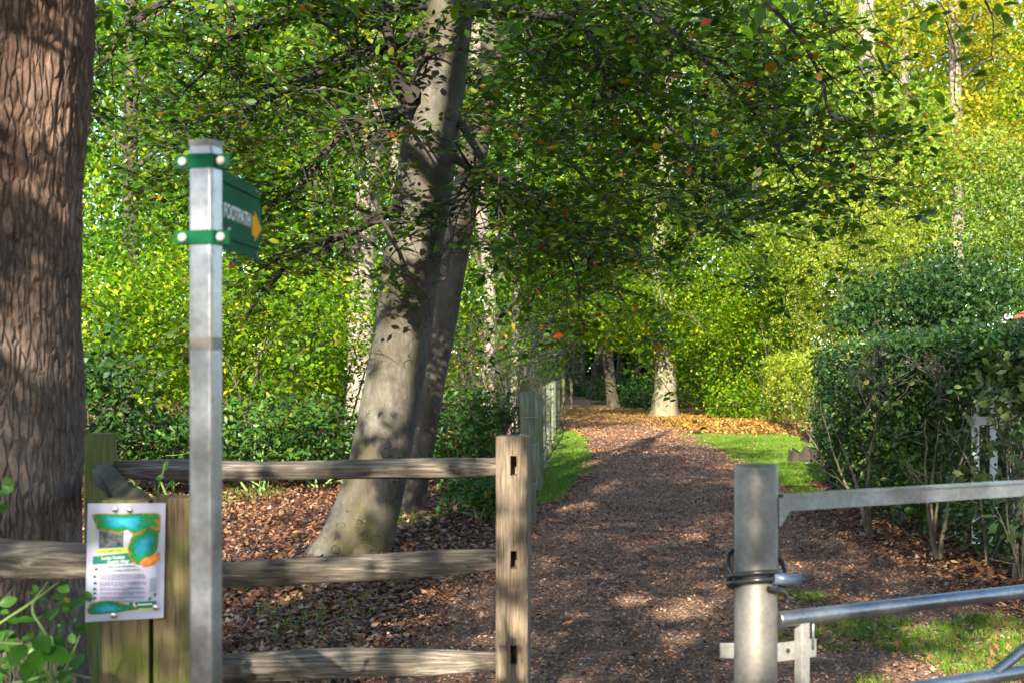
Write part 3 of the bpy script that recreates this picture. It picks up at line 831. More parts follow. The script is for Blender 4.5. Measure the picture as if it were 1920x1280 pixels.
for k, p in enumerate(fr):
    me = leaf_meshes[rng.choice(5, p=[.42, .37, .18, .02, .01])]
    o = bpy.data.objects.new("leaf", me); COL.objects.link(o); o.parent = cA
    n = unit(np.array([0, -.35, .8]) + rng.normal(size=3) * .55)
    tq = Vector(n).to_track_quat('Z', 'X').to_matrix().to_4x4()
    s = 0.062 * rng.uniform(.6, 1.25)
    o.matrix_parent_inverse = Matrix.Identity(4)      # the crown itself lies in world coordinates
    o.location = p
    o.rotation_euler = (tq @ Matrix.Rotation(rng.uniform(0, 6.28), 4, 'Z')).to_euler()
    o.scale = (s, s * rng.uniform(.85, 1.15), s)

# leaning beech
tB = thing("beech_tree", "big grey beech trunk leaning right behind the rail fence, dappled with sun", "tree", P(655, 1040, 11.8) * np.array([1, 1, 0]))
def PB(px, py, d=11.8): return P(px, py, d)
ptsB = [PB(640, 1075, 11.75), PB(662, 1030, 11.78), PB(690, 950), PB(709, 880), PB(742, 700), PB(771, 500), PB(802, 300), PB(831, 100), PB(846, -20), PB(880, -300, 11.9), PB(900, -700, 12.0), PB(880, -1300, 12.0)]
radB = [.33, .29, .262, .25, .243, .24, .236, .214, .20, .19, .16, .07]
link("trunk", trunk_mesh("trunk", ptsB, radB, 72, 260, 0.13, 5, 0.25, 0.035, 1.8, 2.6), M['bark_beech'], tB)
rp = spline([PB(690, 985) + np.array([0, -.02, 0]), PB(655, 1010) + np.array([0, -.10, 0]), PB(618, 1030) + np.array([0, -.20, -.02]), PB(582, 1055) + np.array([0, -.30, -.05]), PB(545, 1085) + np.array([0, -.36, -.12])], 22)
RV, RF = tube_arrays(rp, np.interp(np.linspace(0, 1, 22), [0, .3, .6, 1], [.30, .22, .14, .05]), 24)
RV = RV + unit(RV - np.repeat(rp, 24, 0)) * (.035 * fbm(RV * 5, 3))[:, None]
me = mesh_np("root", RV, RF); smooth(me)
link("root", me, M['bark_beech'], tB)
an_all = []
LB = [  # visible branches: picture points with distance, start radius, twigs
    ([(800, 10, 11.7), (690, 20, 11.3), (560, 35, 10.9), (480, 62, 10.6), (430, 112, 10.4), (370, 210, 10.2)], .05, 26),
    ([(795, 60, 11.7), (650, 118, 11.2), (540, 178, 10.8), (450, 225, 10.4), (380, 300, 10.2)], .045, 26),
    ([(768, 385, 11.7), (718, 402, 11.5), (640, 438, 11.2), (560, 462, 10.9), (500, 512, 10.7), (425, 590, 10.6)], .055, 14),
    ([(790, 190, 11.7), (730, 218, 11.4), (640, 245, 11.0), (560, 330, 10.7), (470, 365, 10.4)], .045, 22),
    ([(772, 185, 11.6), (742, 150, 11.5), (728, 90, 11.4), (690, -20, 11.2), (600, -160, 10.9)], .10, 12),
    ([(820, -60, 11.7), (620, -120, 10.8), (420, -60, 10.0), (260, 40, 9.5), (170, 160, 9.3)], .06, 30),
    ([(850, 20, 11.8), (940, 18, 11.2), (1010, 30, 10.6), (1075, 52, 10.2), (1095, 95, 10.0)], .06, 18),
    ([(840, 290, 11.8), (905, 325, 11.4), (965, 338, 11.0), (1040, 388, 10.7), (1096, 412, 10.5)], .042, 22),
    ([(850, 210, 11.8), (940, 345, 11.3), (1010, 395, 10.9), (1060, 470, 10.7), (1080, 560, 10.6)], .035, 20),
    ([(860, -20, 11.8), (1000, 60, 11.0), (1140, 150, 10.2), (1230, 250, 9.8), (1300, 330, 9.6)], .03, 26),
    ([(870, -160, 11.8), (1080, -60, 10.6), (1260, 60, 9.6), (1400, 200, 9.0), (1490, 330, 8.8)], .028, 30),
    ([(875, -220, 11.8), (1120, -160, 10.2), (1340, -60, 9.0), (1500, 90, 8.4), (1560, 240, 8.2)], .028, 30),
    ([(870, -100, 11.8), (1050, 10, 12.6), (1200, 180, 13.2), (1330, 330, 13.6), (1420, 420, 13.8)], .03, 26),
]
for ctrl, r0, tw in LB:
    ln, an = limb_lines([P(*c) for c in ctrl], r0, 0.008, tw, 0.75, 0.22, 18, 2)
    link("limb", tubes_mesh("limb", ln, 6), M['twig_dark'], tB)
    an_all.append(an)
hangR = [(880, -260), (1620, -260), (1600, 60), (1570, 240), (1510, 380), (1380, 430), (1240, 460), (1130, 500), (1040, 530), (960, 500), (900, 380)]
hangL = [(120, -260), (770, -260), (760, 60), (700, 200), (600, 300), (420, 420), (300, 430), (150, 440)]
clB = np.vstack(an_all + [poly_sample(hangR, 400, 8.5, 13.5, 0.8, 0.1), poly_sample(hangL, 80, 9.0, 12.5, 0.9, 0.1)])
lm, tm = sprays(clB, 3, 6, .36, .074, .32, True)
link("crown", lm, M['hang_leaf'], tB)
tag(link("twigs", tm, M['twig_dark'], tB), kind="stuff")
# upper crown, above the picture
upB = np.vstack([ellipsoid_pts(260, (1.6, 11.2, 7.0), (4.6, 4.2, 2.6), 0.3, gap=0.4)])
upB = upB[upB[:, 2] > EYE + 730 / FPX * upB[:, 1]]
for e in [(3.5, 9.5, 7.4), (-2.4, 10, 7.2), (2.4, 13.5, 8.2), (0.2, 11.5, 9.2)]:
    b = np.array(PB(885, -330)); e = np.array(e)
    ln, an = limb_lines([b, (b + e) / 2 + np.array([0, 0, .4]), e], .08, .012, 10, 1.2, .15, 12, 1)
    link("limb", tubes_mesh("limb", ln, 6), M['twig_dark'], tB)
link("upper_crown", leaf_cloud("upper_crown", upB, 0.55, 28, 0.10, 'kite', tilt=0.4, gaps=True), M['hang_leaf'], tB)

# second leaning trunk behind it
tC = thing("beech_tree", "thinner dark leaning trunk close behind the big dappled beech", "tree", P(760, 965, 15.2) * np.array([1, 1, 0]))
ptsC = [P(756, 985, 15.2), P(775, 900, 15.2), P(804, 750, 15.2), P(848, 500, 15.2), P(886, 300, 15.2), P(926, 100, 15.3), P(952, -40, 15.4), P(1000, -400, 15.6), P(1020, -800, 15.8)]
link("trunk", trunk_mesh("trunk", ptsC, [.19, .155, .145, .15, .15, .14, .13, .10, .05], 32, 150, 0.3, 5, .3, .05, 2.0, 4.0), M['bark_dark'], tC)
an_all = []
for ctrl, r0, tw in [([(925, 110, 15.3), (1000, 95, 14.9), (1060, 160, 14.5), (1110, 260, 14.2)], .05, 18), ([(890, 280, 15.2), (830, 180, 14.9), (700, 120, 14.6), (600, 160, 14.4)], .05, 22),
                     ([(905, 220, 15.2), (1010, 250, 15.6), (1110, 350, 16), (1180, 470, 16.2)], .05, 22), ([(940, 0, 15.4), (1100, -60, 15.8), (1280, 60, 16.2), (1400, 220, 16.5)], .06, 26)]:
    ln, an = limb_lines([P(*c) for c in ctrl], r0, 0.008, tw, 0.9, 0.2, 16, 2)
    link("limb", tubes_mesh("limb", ln, 5), M['twig_dark'], tC)
    an_all.append(an)
clC = np.vstack(an_all + [poly_sample([(560, -200), (1500, -200), (1460, 300), (1300, 470), (1150, 520), (1040, 570), (900, 540), (880, 300), (700, 330), (560, 240)], 270, 14.2, 18, .8, 0.1)])
lm, tm = sprays(clC, 3, 7, .42, .082, .35, False, 'kite')
link("crown", lm, M['beech_leaf'], tC)
tag(link("twigs", tm, M['twig_dark'], tC), kind="stuff")

# ------------------------------------------------------------------ the beech beside the path
def PG(px, d):
    x = (px - 960) / FPX * d
    return np.array([x, d, float(gz(x, d))])
b = PG(1247, 50.0)
tI = thing("beech_tree", "sunlit beech with flared pale base standing beside the path", "tree", b)
link("trunk", trunk_mesh("trunk", [b + np.array([0, 0, -.1]), b + np.array([0, 0, .5]), b + np.array([-.02, 0, 1.5]), b + np.array([-.14, 0, 2.8]), b + np.array([-.25, .1, 5]), b + np.array([0, .2, 9]), b + np.array([.2, .2, 13])],
                         [.47, .42, .38, .345, .30, .22, .08], 40, 160, 0.28, 5, .35, .09, 3.0, 1.2), M['bark_moss'], tI)
crI = np.vstack([ellipsoid_pts(380, P(1290, 560, 48.5), (4.4, 2.4, 2.5), .3, gap=.3), ellipsoid_pts(150, P(1120, 590, 48), (2.6, 2.0, 1.2), .2, gap=.3), ellipsoid_pts(260, P(1280, 330, 50), (5.0, 3, 3.2), .3, gap=.3), ellipsoid_pts(240, P(1300, 60, 50), (5.5, 3, 4.0), .3, gap=.3)])
for q in range(9):
    e = crI[rng.integers(len(crI))]; st = b + np.array([-.15, 0, rng.uniform(2.6, 6)])
    ln, an = limb_lines([st, (st + e) / 2 + np.array([0, 0, .3]), e], .09, .015, 7, 1.2, .2, 10, 1)
    link("limb", tubes_mesh("limb", ln, 5), M['twig'], tI)
link("crown", leaf_cloud("crown", crI, 0.55, 40, 0.13, 'kite', tilt=.45), M['bright_leaf'], tI)

# ------------------------------------------------------------------ trees of the wood on the left
GL = "trees of the wood left of the path"
def top_of(px, d, z): return np.array([(px - 960) / FPX * d, d, z])
def el(px, py, d, rx, ry, rz, n): return (P(px, py, d), (rx, ry, rz), n)
tree("wood_tree", "pale sunlit trunk seen left of the leaning beech", PG(676, 30), top_of(705, 30, 13), .30, .16, M['bark_pale'],
     [el(640, 60, 29.5, 3.6, 2.5, 2.6, 260), el(520, 330, 28.5, 2.6, 1.6, 1.6, 120)], M['wood_leaf'], .12, GL, per=30)
tree("wood_tree", "slim pale trunk between the leaning beech and the pale trunk left of it", PG(735, 36), top_of(745, 36, 15), .15, .09, M['bark_pale'],
     [el(800, 20, 36, 3.4, 2.5, 3.0, 200), el(780, 420, 38, 2.6, 2, 2.0, 110)], M['wood_leaf'], .12, GL, per=28)
tree("wood_tree", "slender pale trunk seen right of the leaning beeches above the brambles", PG(908, 28), top_of(900, 28, 11), .13, .09, M['bark_pale'],
     [el(960, 120, 28, 2.4, 2.2, 2.4, 150), el(960, 430, 31, 2.2, 1.6, 1.4, 120)], M['wood_leaf'], .11, GL, per=28)
tree("wood_tree", "leafy tree right beside the rough trunk at far left", PG(250, 27), top_of(240, 27, 10), .20, .1, M['bark_dark'],
     [el(250, 140, 27, 3.2, 2.2, 2.4, 240), el(260, 420, 25, 2.2, 1.8, 1.4, 140)], M['wood_leaf'], .11, GL, per=30)
tree("wood_tree", "leafy tree with dark trunk behind the footpath sign", PG(455, 33), top_of(430, 33, 13), .22, .1, M['bark_dark'],
     [el(430, 60, 33, 3.8, 2.4, 3.0, 280), el(420, 420, 31, 2.6, 2, 1.6, 150)], M['wood_leaf'], .12, GL, per=30)
tree("wood_tree", "dim tree trunk in the gap left of the leaning beech", PG(590, 40), top_of(600, 40, 15), .18, .1, M['bark_dark'],
     [el(600, 120, 41, 4.2, 2.4, 4.0, 280), el(600, 480, 40, 3, 2, 1.6, 140)], M['wood_leaf'], .13, GL, per=30)
tree("wood_tree", "thin trunk behind the dead twigs near the round posts", PG(962, 36), top_of(985, 36, 12), .10, .06, M['bark_pale'],
     [el(1010, 250, 37, 2.6, 2.2, 3.4, 220), el(990, 520, 34, 1.8, 1.6, 1.0, 90)], M['wood_leaf'], .12, GL, per=28)

# bushes on the left
GB = "bushes under the trees on the left"
for (px, py, d, r, n, lab, mat) in [
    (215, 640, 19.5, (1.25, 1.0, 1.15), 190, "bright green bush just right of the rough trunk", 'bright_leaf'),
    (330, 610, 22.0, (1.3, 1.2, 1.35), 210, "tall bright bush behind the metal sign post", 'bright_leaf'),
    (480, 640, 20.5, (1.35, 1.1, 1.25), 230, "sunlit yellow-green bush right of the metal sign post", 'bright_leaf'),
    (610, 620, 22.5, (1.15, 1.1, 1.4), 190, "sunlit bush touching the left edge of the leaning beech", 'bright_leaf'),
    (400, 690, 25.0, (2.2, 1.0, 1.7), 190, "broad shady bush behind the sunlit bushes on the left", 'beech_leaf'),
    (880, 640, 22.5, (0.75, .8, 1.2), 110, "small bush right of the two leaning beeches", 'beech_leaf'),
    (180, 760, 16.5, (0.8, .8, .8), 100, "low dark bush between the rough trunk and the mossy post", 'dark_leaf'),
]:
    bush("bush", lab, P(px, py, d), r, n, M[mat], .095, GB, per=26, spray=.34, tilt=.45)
GR = "bramble patches along the wood edge"
for (px, py, d, r, n, lab) in [
    (270, 830, 17.2, (1.1, .9, .42), 100, "bramble patch above the rail left of the metal sign post"),
    (470, 815, 17.8, (1.0, .9, .5), 110, "bramble patch above the rail right of the metal sign post"),
    (590, 810, 18.6, (.85, .8, .5), 90, "bramble patch by the left foot of the leaning beech"),
    (855, 800, 18.6, (.72, .8, .62), 130, "dense dark green bramble clump between the leaning beeches and the round posts"),
    (905, 925, 14.4, (.35, .45, .16), 34, "low bramble tuft at the foot of the oak post"),
]:
    bush("bramble", lab, P(px, py, d), r, n, M['bramble_leaf'], .085, GR, 'oval', 5, .22, 22, .5, cat="bramble", stemmat=M['stem_green'], up=1.4)
# dead twig tangle
tw = thing("dead_shrub", "tangle of bare grey-brown dead twigs left of the round posts", "shrub", PG(935, 19.5))
for k in range(34):
    b = PG(rng.normal(935, 40), 19.5 + rng.normal() * .5) + np.array([0, 0, -.03])
    e = P(rng.normal(950, 48), rng.uniform(540, 740), 19.3 + rng.normal() * .6)
    ln, an = limb_lines([b, (b + e) / 2 + rng.normal(size=3) * .2, e], rng.uniform(.007, .018), .003, 10, .7, .05, 9, 3)
    link("stem", tubes_mesh("stem", ln, 4), M['twig_dead'], tw)
link("foliage", leaf_cloud("foliage", ellipsoid_pts(80, P(940, 680, 19.4), (.65, .5, .7), .2), .2, 7, .06, 'kite'), M['bright_leaf'], tw)
# pale hanging stem right of the leaning trunks
vine = thing("hanging_vine", "thin pale bare stem hanging beside the dark leaning trunk", "vine", P(938, 300, 10.9))
link("stem", tubes_mesh("stem", [(spline([P(945, 290, 10.9), P(935, 340, 10.9), P(932, 372, 10.9), P(958, 428, 10.9), P(990, 452, 10.9), P(1056, 470, 10.8)], 24), np.linspace(.008, .005, 24)),
                                 (spline([P(962, 432, 10.9), P(975, 470, 10.9), P(980, 505, 10.9)], 8), np.linspace(.005, .003, 8))], 5), M['twig_dead'], vine)

# ------------------------------------------------------------------ trunks at the end of the path
GT = "trees at the dark end of the path"
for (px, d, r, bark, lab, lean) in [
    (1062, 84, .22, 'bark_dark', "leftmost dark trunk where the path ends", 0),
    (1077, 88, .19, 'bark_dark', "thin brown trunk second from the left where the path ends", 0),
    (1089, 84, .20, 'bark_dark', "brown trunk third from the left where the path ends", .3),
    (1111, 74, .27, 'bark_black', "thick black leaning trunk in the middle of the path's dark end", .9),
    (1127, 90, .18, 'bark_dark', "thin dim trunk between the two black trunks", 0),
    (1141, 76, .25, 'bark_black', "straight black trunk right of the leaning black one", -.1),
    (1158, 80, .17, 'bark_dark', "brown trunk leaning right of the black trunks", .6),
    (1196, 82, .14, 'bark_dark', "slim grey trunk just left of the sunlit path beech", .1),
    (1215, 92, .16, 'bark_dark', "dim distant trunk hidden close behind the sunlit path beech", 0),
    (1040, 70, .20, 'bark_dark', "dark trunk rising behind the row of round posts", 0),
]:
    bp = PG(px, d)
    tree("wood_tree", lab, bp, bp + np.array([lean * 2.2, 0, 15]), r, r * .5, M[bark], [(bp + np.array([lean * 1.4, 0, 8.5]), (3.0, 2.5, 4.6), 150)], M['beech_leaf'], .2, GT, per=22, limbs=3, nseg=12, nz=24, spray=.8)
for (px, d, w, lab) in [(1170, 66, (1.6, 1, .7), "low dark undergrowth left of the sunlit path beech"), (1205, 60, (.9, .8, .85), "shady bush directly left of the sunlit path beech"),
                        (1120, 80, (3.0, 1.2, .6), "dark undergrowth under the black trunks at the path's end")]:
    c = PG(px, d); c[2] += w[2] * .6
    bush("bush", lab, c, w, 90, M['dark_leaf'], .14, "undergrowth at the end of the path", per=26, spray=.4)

# ------------------------------------------------------------------ right-hand side vegetation
GQ = "bushes on the sunny side of the path"
for (px, py, d, r, n, mat, leaf, lab) in [
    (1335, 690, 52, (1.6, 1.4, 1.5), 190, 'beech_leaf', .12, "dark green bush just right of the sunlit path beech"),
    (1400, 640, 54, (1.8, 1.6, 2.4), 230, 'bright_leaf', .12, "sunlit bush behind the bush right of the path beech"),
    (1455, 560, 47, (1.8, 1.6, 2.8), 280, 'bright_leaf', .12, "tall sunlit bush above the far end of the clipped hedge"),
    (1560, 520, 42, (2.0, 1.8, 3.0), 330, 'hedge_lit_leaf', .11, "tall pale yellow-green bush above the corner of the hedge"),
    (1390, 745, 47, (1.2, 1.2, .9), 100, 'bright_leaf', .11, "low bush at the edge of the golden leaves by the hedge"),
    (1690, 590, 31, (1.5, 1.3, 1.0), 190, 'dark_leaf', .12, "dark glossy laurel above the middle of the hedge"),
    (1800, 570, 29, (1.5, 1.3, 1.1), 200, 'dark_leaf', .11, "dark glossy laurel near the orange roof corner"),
    (1900, 400, 36, (1.5, 1.6, 2.2), 170, 'grey_leaf', .10, "tall grey-green bush rising at the right edge above the roof"),
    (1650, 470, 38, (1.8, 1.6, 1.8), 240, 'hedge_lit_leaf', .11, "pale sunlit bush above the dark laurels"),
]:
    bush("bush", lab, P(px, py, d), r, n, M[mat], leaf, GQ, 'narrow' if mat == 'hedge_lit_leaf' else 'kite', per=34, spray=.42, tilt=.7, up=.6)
GS = "trees on the sunny side of the path"
tree("maple_tree", "sunlit maple with pale broken trunk at upper right", PG(1650, 45), top_of(1618, 45, 16), .30, .24, M['bark_pale'],
     [el(1640, 290, 42, 2.6, 1.6, 2.4, 230), el(1740, 330, 42, 1.9, 1.4, 2.4, 170), el(1510, 400, 42, 1.8, 1.4, 1.8, 130), el(1600, 110, 43, 1.6, 1.2, 1.8, 60)], M['maple_leaf'], .15, GS, 'lobed', per=20, cat="tree", bend=.1)
tree("maple_tree", "yellowing tree in the upper right corner with grey trunk", PG(1795, 50), top_of(1790, 50, 17), .24, .18, M['bark_pale'],
     [el(1760, 40, 51.5, 4.0, 1.8, 2.4, 300), el(1880, 180, 52, 2.6, 1.8, 3.0, 180), el(1800, 20, 48, 2.0, 1.2, 1.4, 60), el(1800, 250, 48, 1.8, 1.2, 1.6, 90)], M['yellow_leaf'], .16, GS, per=28, bend=.1)
tree("wood_tree", "sunlit green tree behind the hanging leaves above the path", PG(1440, 58), top_of(1425, 58, 18), .26, .14, M['bark_dark'],
     [el(1440, 330, 57, 4.6, 2.4, 4.2, 320), el(1520, 60, 57, 4.6, 2.4, 4.0, 260), el(1420, 560, 57, 3.0, 2, 2.0, 130)], M['bright_leaf'], .15, GS, per=30)
tree("wood_tree", "green tree filling the gap between maple and yellow tree", PG(1700, 58), top_of(1700, 58, 18), .26, .14, M['bark_pale'],
     [el(1680, 200, 60, 4.6, 2.2, 4.5, 300), el(1860, 330, 58, 3.6, 2.2, 3.4, 220), el(1700, 480, 56, 3.4, 2, 2.0, 150)], M['bright_leaf'], .15, GS, per=30)
tree("wood_tree", "leafy tree between the sunlit path beech and the round posts", PG(1150, 62), top_of(1140, 62, 16), .24, .12, M['bark_dark'],
     [el(1120, 420, 60, 4.6, 2.4, 3.2, 260), el(1050, 160, 61, 5.0, 2.6, 5.0, 260), el(1150, 565, 58, 3.4, 2, 1.5, 130)], M['bright_leaf'], .16, GS, per=28)
# far wood: a leafy mass behind everything
def mass(n, d0, d1, px0, px1, z0, z1, gs=.22, gap=-.35):
    d = rng.uniform(d0, d1, n); x = (rng.uniform(px0, px1, n) - 960) / FPX * d
    z = rng.uniform(z0, z1, n)
    p = np.stack([x, d, z], -1)
    px = x / d * FPX + 960
    tun = (px > 1045) & (px < 1225) & (z < 3.6) & (d < 98)
    return p[(~tun) & (vnoise(p * gs) > gap - rng.uniform(0, .5, n))]
me = leaf_cloud("far_wood", mass(2600, 98, 120, -150, 2100, .3, 31), 1.7, 34, .62, 'kite', tilt=.7, up=.5)
tag(link("far_wood", me, M['beech_leaf']), "distant woodland closing the view behind the trees", "wood", kind="stuff")
dk = [p for p in ()]
und = np.stack([rng.uniform(-.6, 17, 900), rng.uniform(99, 112, 900), rng.uniform(0.1, 7.5, 900)], -1)
me = leaf_cloud("far_wood", und, 1.2, 34, .5, 'kite', tilt=.7, up=.5)
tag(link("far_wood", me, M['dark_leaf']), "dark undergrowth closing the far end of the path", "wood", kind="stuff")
me = leaf_cloud("far_wood", mass(3600, 64, 80, 960, 2050, .3, 21), .95, 34, .27, 'kite', tilt=.7, up=.5)
tag(link("far_wood", me, M['bright_leaf']), "sunlit mass of woodland behind the trees right of the path", "wood", kind="stuff")
me = leaf_cloud("far_wood", mass(3000, 43, 62, 60, 1030, .3, 16), .7, 34, .19, 'kite', tilt=.7, up=.5)
tag(link("far_wood", me, M['wood_leaf']), "leafy mass of woodland deep behind the trees on the left", "wood", kind="stuff")

bh = np.stack([rng.uniform(-30, 30, 1100), rng.uniform(-24, -21, 1100), rng.uniform(.2, 7.5, 1100)], -1)  # unseen leaf mass added to cut sky fill and deepen the shade
me = leaf_cloud("sky_block_hedge", bh, 1.0, 26, .40, 'kite', tilt=.7, up=.4)
tag(link("sky_block_hedge", me, M['dark_leaf']), "unseen hedgerow added behind the viewpoint to block low sky glow", "hedge", kind="stuff")
# ------------------------------------------------------------------ trees behind the viewpoint that shade the gate and path
GV = "trees behind the viewpoint"
for (x, y, lab, crowns) in [
    (-4.5, -9.0, "tree behind the viewpoint on the left that shades the fence", [((-2.7, -8, 7.7), (3.3, 3.2, 4.2), 170)]),
    (2.2, -11.0, "tree behind the viewpoint in the middle that shades the path", [((1.4, -10, 8.0), (4.4, 3.2, 5.2), 230)]),
    (8.0, -8.0, "tree behind the viewpoint on the right that shades the hedge", [((6.6, -8, 9.0), (4.4, 3.2, 5.4), 260)]),
]:
    tree("shade_tree", lab, (x, y, 0), (x + .3, y, 10), .3, .1, M['bark_dark'], crowns, M['beech_leaf'], .19, GV, per=36, limbs=5, spray=.7, gaps=True)
# ------------------------------------------------------------------ clipped hedge on the right
def hedge(name, label, line, half, height, n, leafmat, leafsize, stems, per=24, tpl='oval', thin=None, group=None):
    c = spline(line, 60)
    g = gz(c[0, 0], c[0, 1])
    t = thing(name, label, "hedge", (c[0, 0], c[0, 1], float(g)), group)
    tan = unit(np.gradient(c, axis=0)); nrm = np.stack([-tan[:, 1], tan[:, 0]], -1)
    k = n * 3
    i = rng.integers(0, 60, k)
    u = rng.uniform(-1, 1, k); z = rng.uniform(0, 1, k) ** .8
    # most sprays near the clipped faces and top
    face = rng.uniform(0, 1, k)
    u = np.where(face < .62, np.where(u < -.5, -1, 1) * rng.uniform(.7, 1.0, k), u)
    z = np.where(face > .64, rng.uniform(.97, 1.0, k), z)
    w = half * (0.86 + 0.14 * np.sin(z * 2.6))
    x = c[i, 0] + nrm[i, 0] * u * w; y = c[i, 1] + nrm[i, 1] * u * w
    zz = gz(x, y) + .12 + z * (height - .12)
    p = np.stack([x, y, zz], -1)
    p[:, :2] += rng.normal(size=(k, 2)) * .05
    keep = (vnoise(p * 1.6) > -.55) & ((z > .16) | (rng.uniform(0, 1, k) < .6))
    if thin is not None: keep &= ~thin(p) | (rng.uniform(0, 1, k) < .10)
    p = p[keep][:n]
    for (sx, sy, hh, r) in stems:
        b = np.array([sx, sy, float(gz(sx, sy)) - .04])
        for q in range(2):
            e = b + np.array([rng.normal() * .28, rng.normal() * .25, hh * rng.uniform(.8, 1.05)])
            ln, an = limb_lines([b, b * .6 + e * .4 + np.array([rng.normal() * .05, 0, .1]), e], r, .004, 5, .4, -.05, 12, 1)
            link("stem", tubes_mesh("stem", ln, 6), M['stem'], t)
    link("foliage", leaf_cloud("foliage", p, .15, per, leafsize, tpl, flat=.6, tilt=.8, jit=.6, up=.9), leafmat, t)
    return t
picket_gap = lambda p: (p[:, 1] < 12.5) & (p[:, 0] / p[:, 1] > .316) & (p[:, 2] < 1.42) & (p[:, 2] > .55)
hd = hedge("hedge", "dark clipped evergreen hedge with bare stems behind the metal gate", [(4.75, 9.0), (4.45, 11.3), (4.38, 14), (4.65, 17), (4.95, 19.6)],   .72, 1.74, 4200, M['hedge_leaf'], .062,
           [(3.42, 11.4, 1.5, .022), (3.25, 12.9, 1.4, .024), (3.66, 10.35, 1.4, .026), (3.75, 11.2, 1.4, .018), (3.6, 12.2, 1.4, .018), (3.85, 14, 1.3, .02), (3.9, 16, 1.3, .02), (4.2, 18.5, 1.3, .02), (3.95, 9.9, 1.4, .02)],
           26, thin=picket_gap)
# bare clipped twigs in the hedge face
for k in range(8):
    u_ = rng.uniform(1600, 1800); b = P(u_ + rng.normal() * 25, rng.uniform(730, 800), 11.9 + rng.normal() * .2); e = P(u_ + rng.normal() * 30, rng.uniform(650, 690), 11.75 + rng.normal() * .2)
    ln, an = limb_lines([b, (b + e) / 2 + rng.normal(size=3) * .06, e], .007, .003, 8, .3, 0, 7, 2)
    link("twig", tubes_mesh("twig", ln, 4), M['twig_dead'], hd)
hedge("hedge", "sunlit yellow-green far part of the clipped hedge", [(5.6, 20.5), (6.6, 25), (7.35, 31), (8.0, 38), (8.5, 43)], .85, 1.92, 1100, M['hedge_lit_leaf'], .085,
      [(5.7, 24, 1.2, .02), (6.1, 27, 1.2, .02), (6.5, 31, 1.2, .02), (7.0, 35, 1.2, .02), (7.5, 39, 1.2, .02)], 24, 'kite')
# climbing maple leaves at the right of the hedge
cm = thing("climber", "pale lobed maple leaves growing out of the hedge at the right edge", "plant", (3.72, 10.2, float(gz(3.72, 10.2))))
ac = np.vstack([poly_sample([(1830, 690), (1925, 680), (1925, 1010), (1850, 1000), (1800, 930), (1840, 850)], 26, 10.1, 10.7, .9, -.5)])
lb = []
for k in range(7):
    b = np.array([3.72 + rng.normal() * .06, 10.3, -.03]); e = ac[rng.integers(len(ac))]
    ln, an = limb_lines([b, (b + e) / 2 + rng.normal(size=3) * .08, e], .012, .003, 5, .3, .1, 9, 0)
    link("stem", tubes_mesh("stem", ln, 5), M['stem'], cm)
link("foliage", leaf_cloud("foliage", ac, .16, 9, .095, 'lobed', tilt=.5, jit=.5, up=.6), M['pale_lobed'], cm)
# white picket fence behind the hedge
pf = thing("picket_fence", "white picket fence glimpsed through the hedge at the right edge", "fence", (3.9, 12.1, 0))
bm = bmesh.new(); box_bm(bm, (-.032, -.009, .06), (.032, .009, 1.42), .002)
me = bpy.data.meshes.new("pale"); bm.to_mesh(me); bm.free(); me.materials.append(M['picket'])
for k in range(20):
    x, y = 3.93 + .155 * k, 12.05 + .02 * k
    o = link("pale", me, None, pf); o.location = (x, y, float(gz(x, y))); o.rotation_euler = (0, rng.normal() * .008, math.radians(7))
    o.matrix_parent_inverse = Matrix.Translation(-pf.location)
for z in (.4, 1.1):
    bm = bmesh.new(); box_bm(bm, (0, -.02, -.035), (3.05, .02, .035), .003)
    o = bm_obj("rail", bm, M['picket'], pf); o.location = (3.89, 12.08, z); o.rotation_euler = (0, 0, math.atan2(.02, .155)); o.matrix_parent_inverse = Matrix.Translation(-pf.location)

# outbuilding whose roof corner shows above the hedge
hb = thing("outbuilding", "low brick outbuilding with orange tiled roof corner at the right edge", "building", (11.1, 24.0, 0))
RX0, RX1, RY0, RY1, EZ = 9.0, 13.2, 22.4, 25.7, 2.45
bx0, bx1, by0, by1 = RX0 + .32, RX1 - .3, RY0 + .3, RY1 - .3
box("wall", (bx0, by0, -.05), (bx1, by1, EZ - .02), M['brick'], hb, .0)
bm = bmesh.new()
e = [bm.verts.new(p) for p in ((RX0, RY0, EZ), (RX1, RY0, EZ), (RX1, RY1, EZ), (RX0, RY1, EZ))]
rg = [bm.verts.new(p) for p in ((RX0 + 1.5, (RY0 + RY1) / 2, EZ + 1.3), (RX1 - 1.5, (RY0 + RY1) / 2, EZ + 1.3))]
for f in ((e[0], e[1], rg[1], rg[0]), (e[1], e[2], rg[1]), (e[2], e[3], rg[0], rg[1]), (e[3], e[0], rg[0]), (e[3], e[2], e[1], e[0])): bm.faces.new(f)
rf = bm_obj("roof", bm, M['roof'], hb)
# tile courses on the two slopes in view
def course(a0, a1, b0, b1, n):
    a0, a1, b0, b1 = map(np.array, (a0, a1, b0, b1))
    nr = unit(np.cross(a1 - a0, b0 - a0)); nr = nr * np.sign(nr[2])
    for k in range(n):
        f0, f1 = k / n, (k + 1.06) / n
        p0, p1 = a0 + (b0 - a0) * f0, a1 + (b1 - a1) * f0
        q0, q1 = a0 + (b0 - a0) * min(1, f1), a1 + (b1 - a1) * min(1, f1)
        V = np.array([p0 + nr * .028, p1 + nr * .028, q1 + nr * .006, q0 + nr * .006, p0 + nr * .004, p1 + nr * .004])
        me = mesh_np("tile_course", V, np.array([(0, 1, 2, 3), (4, 5, 1, 0)]))
        link("tile_course", me, M['roof'], rf)
course((RX0, RY0, EZ), (RX1, RY0, EZ), (RX0 + 1.5, (RY0 + RY1) / 2, EZ + 1.3), (RX1 - 1.5, (RY0 + RY1) / 2, EZ + 1.3), 14)
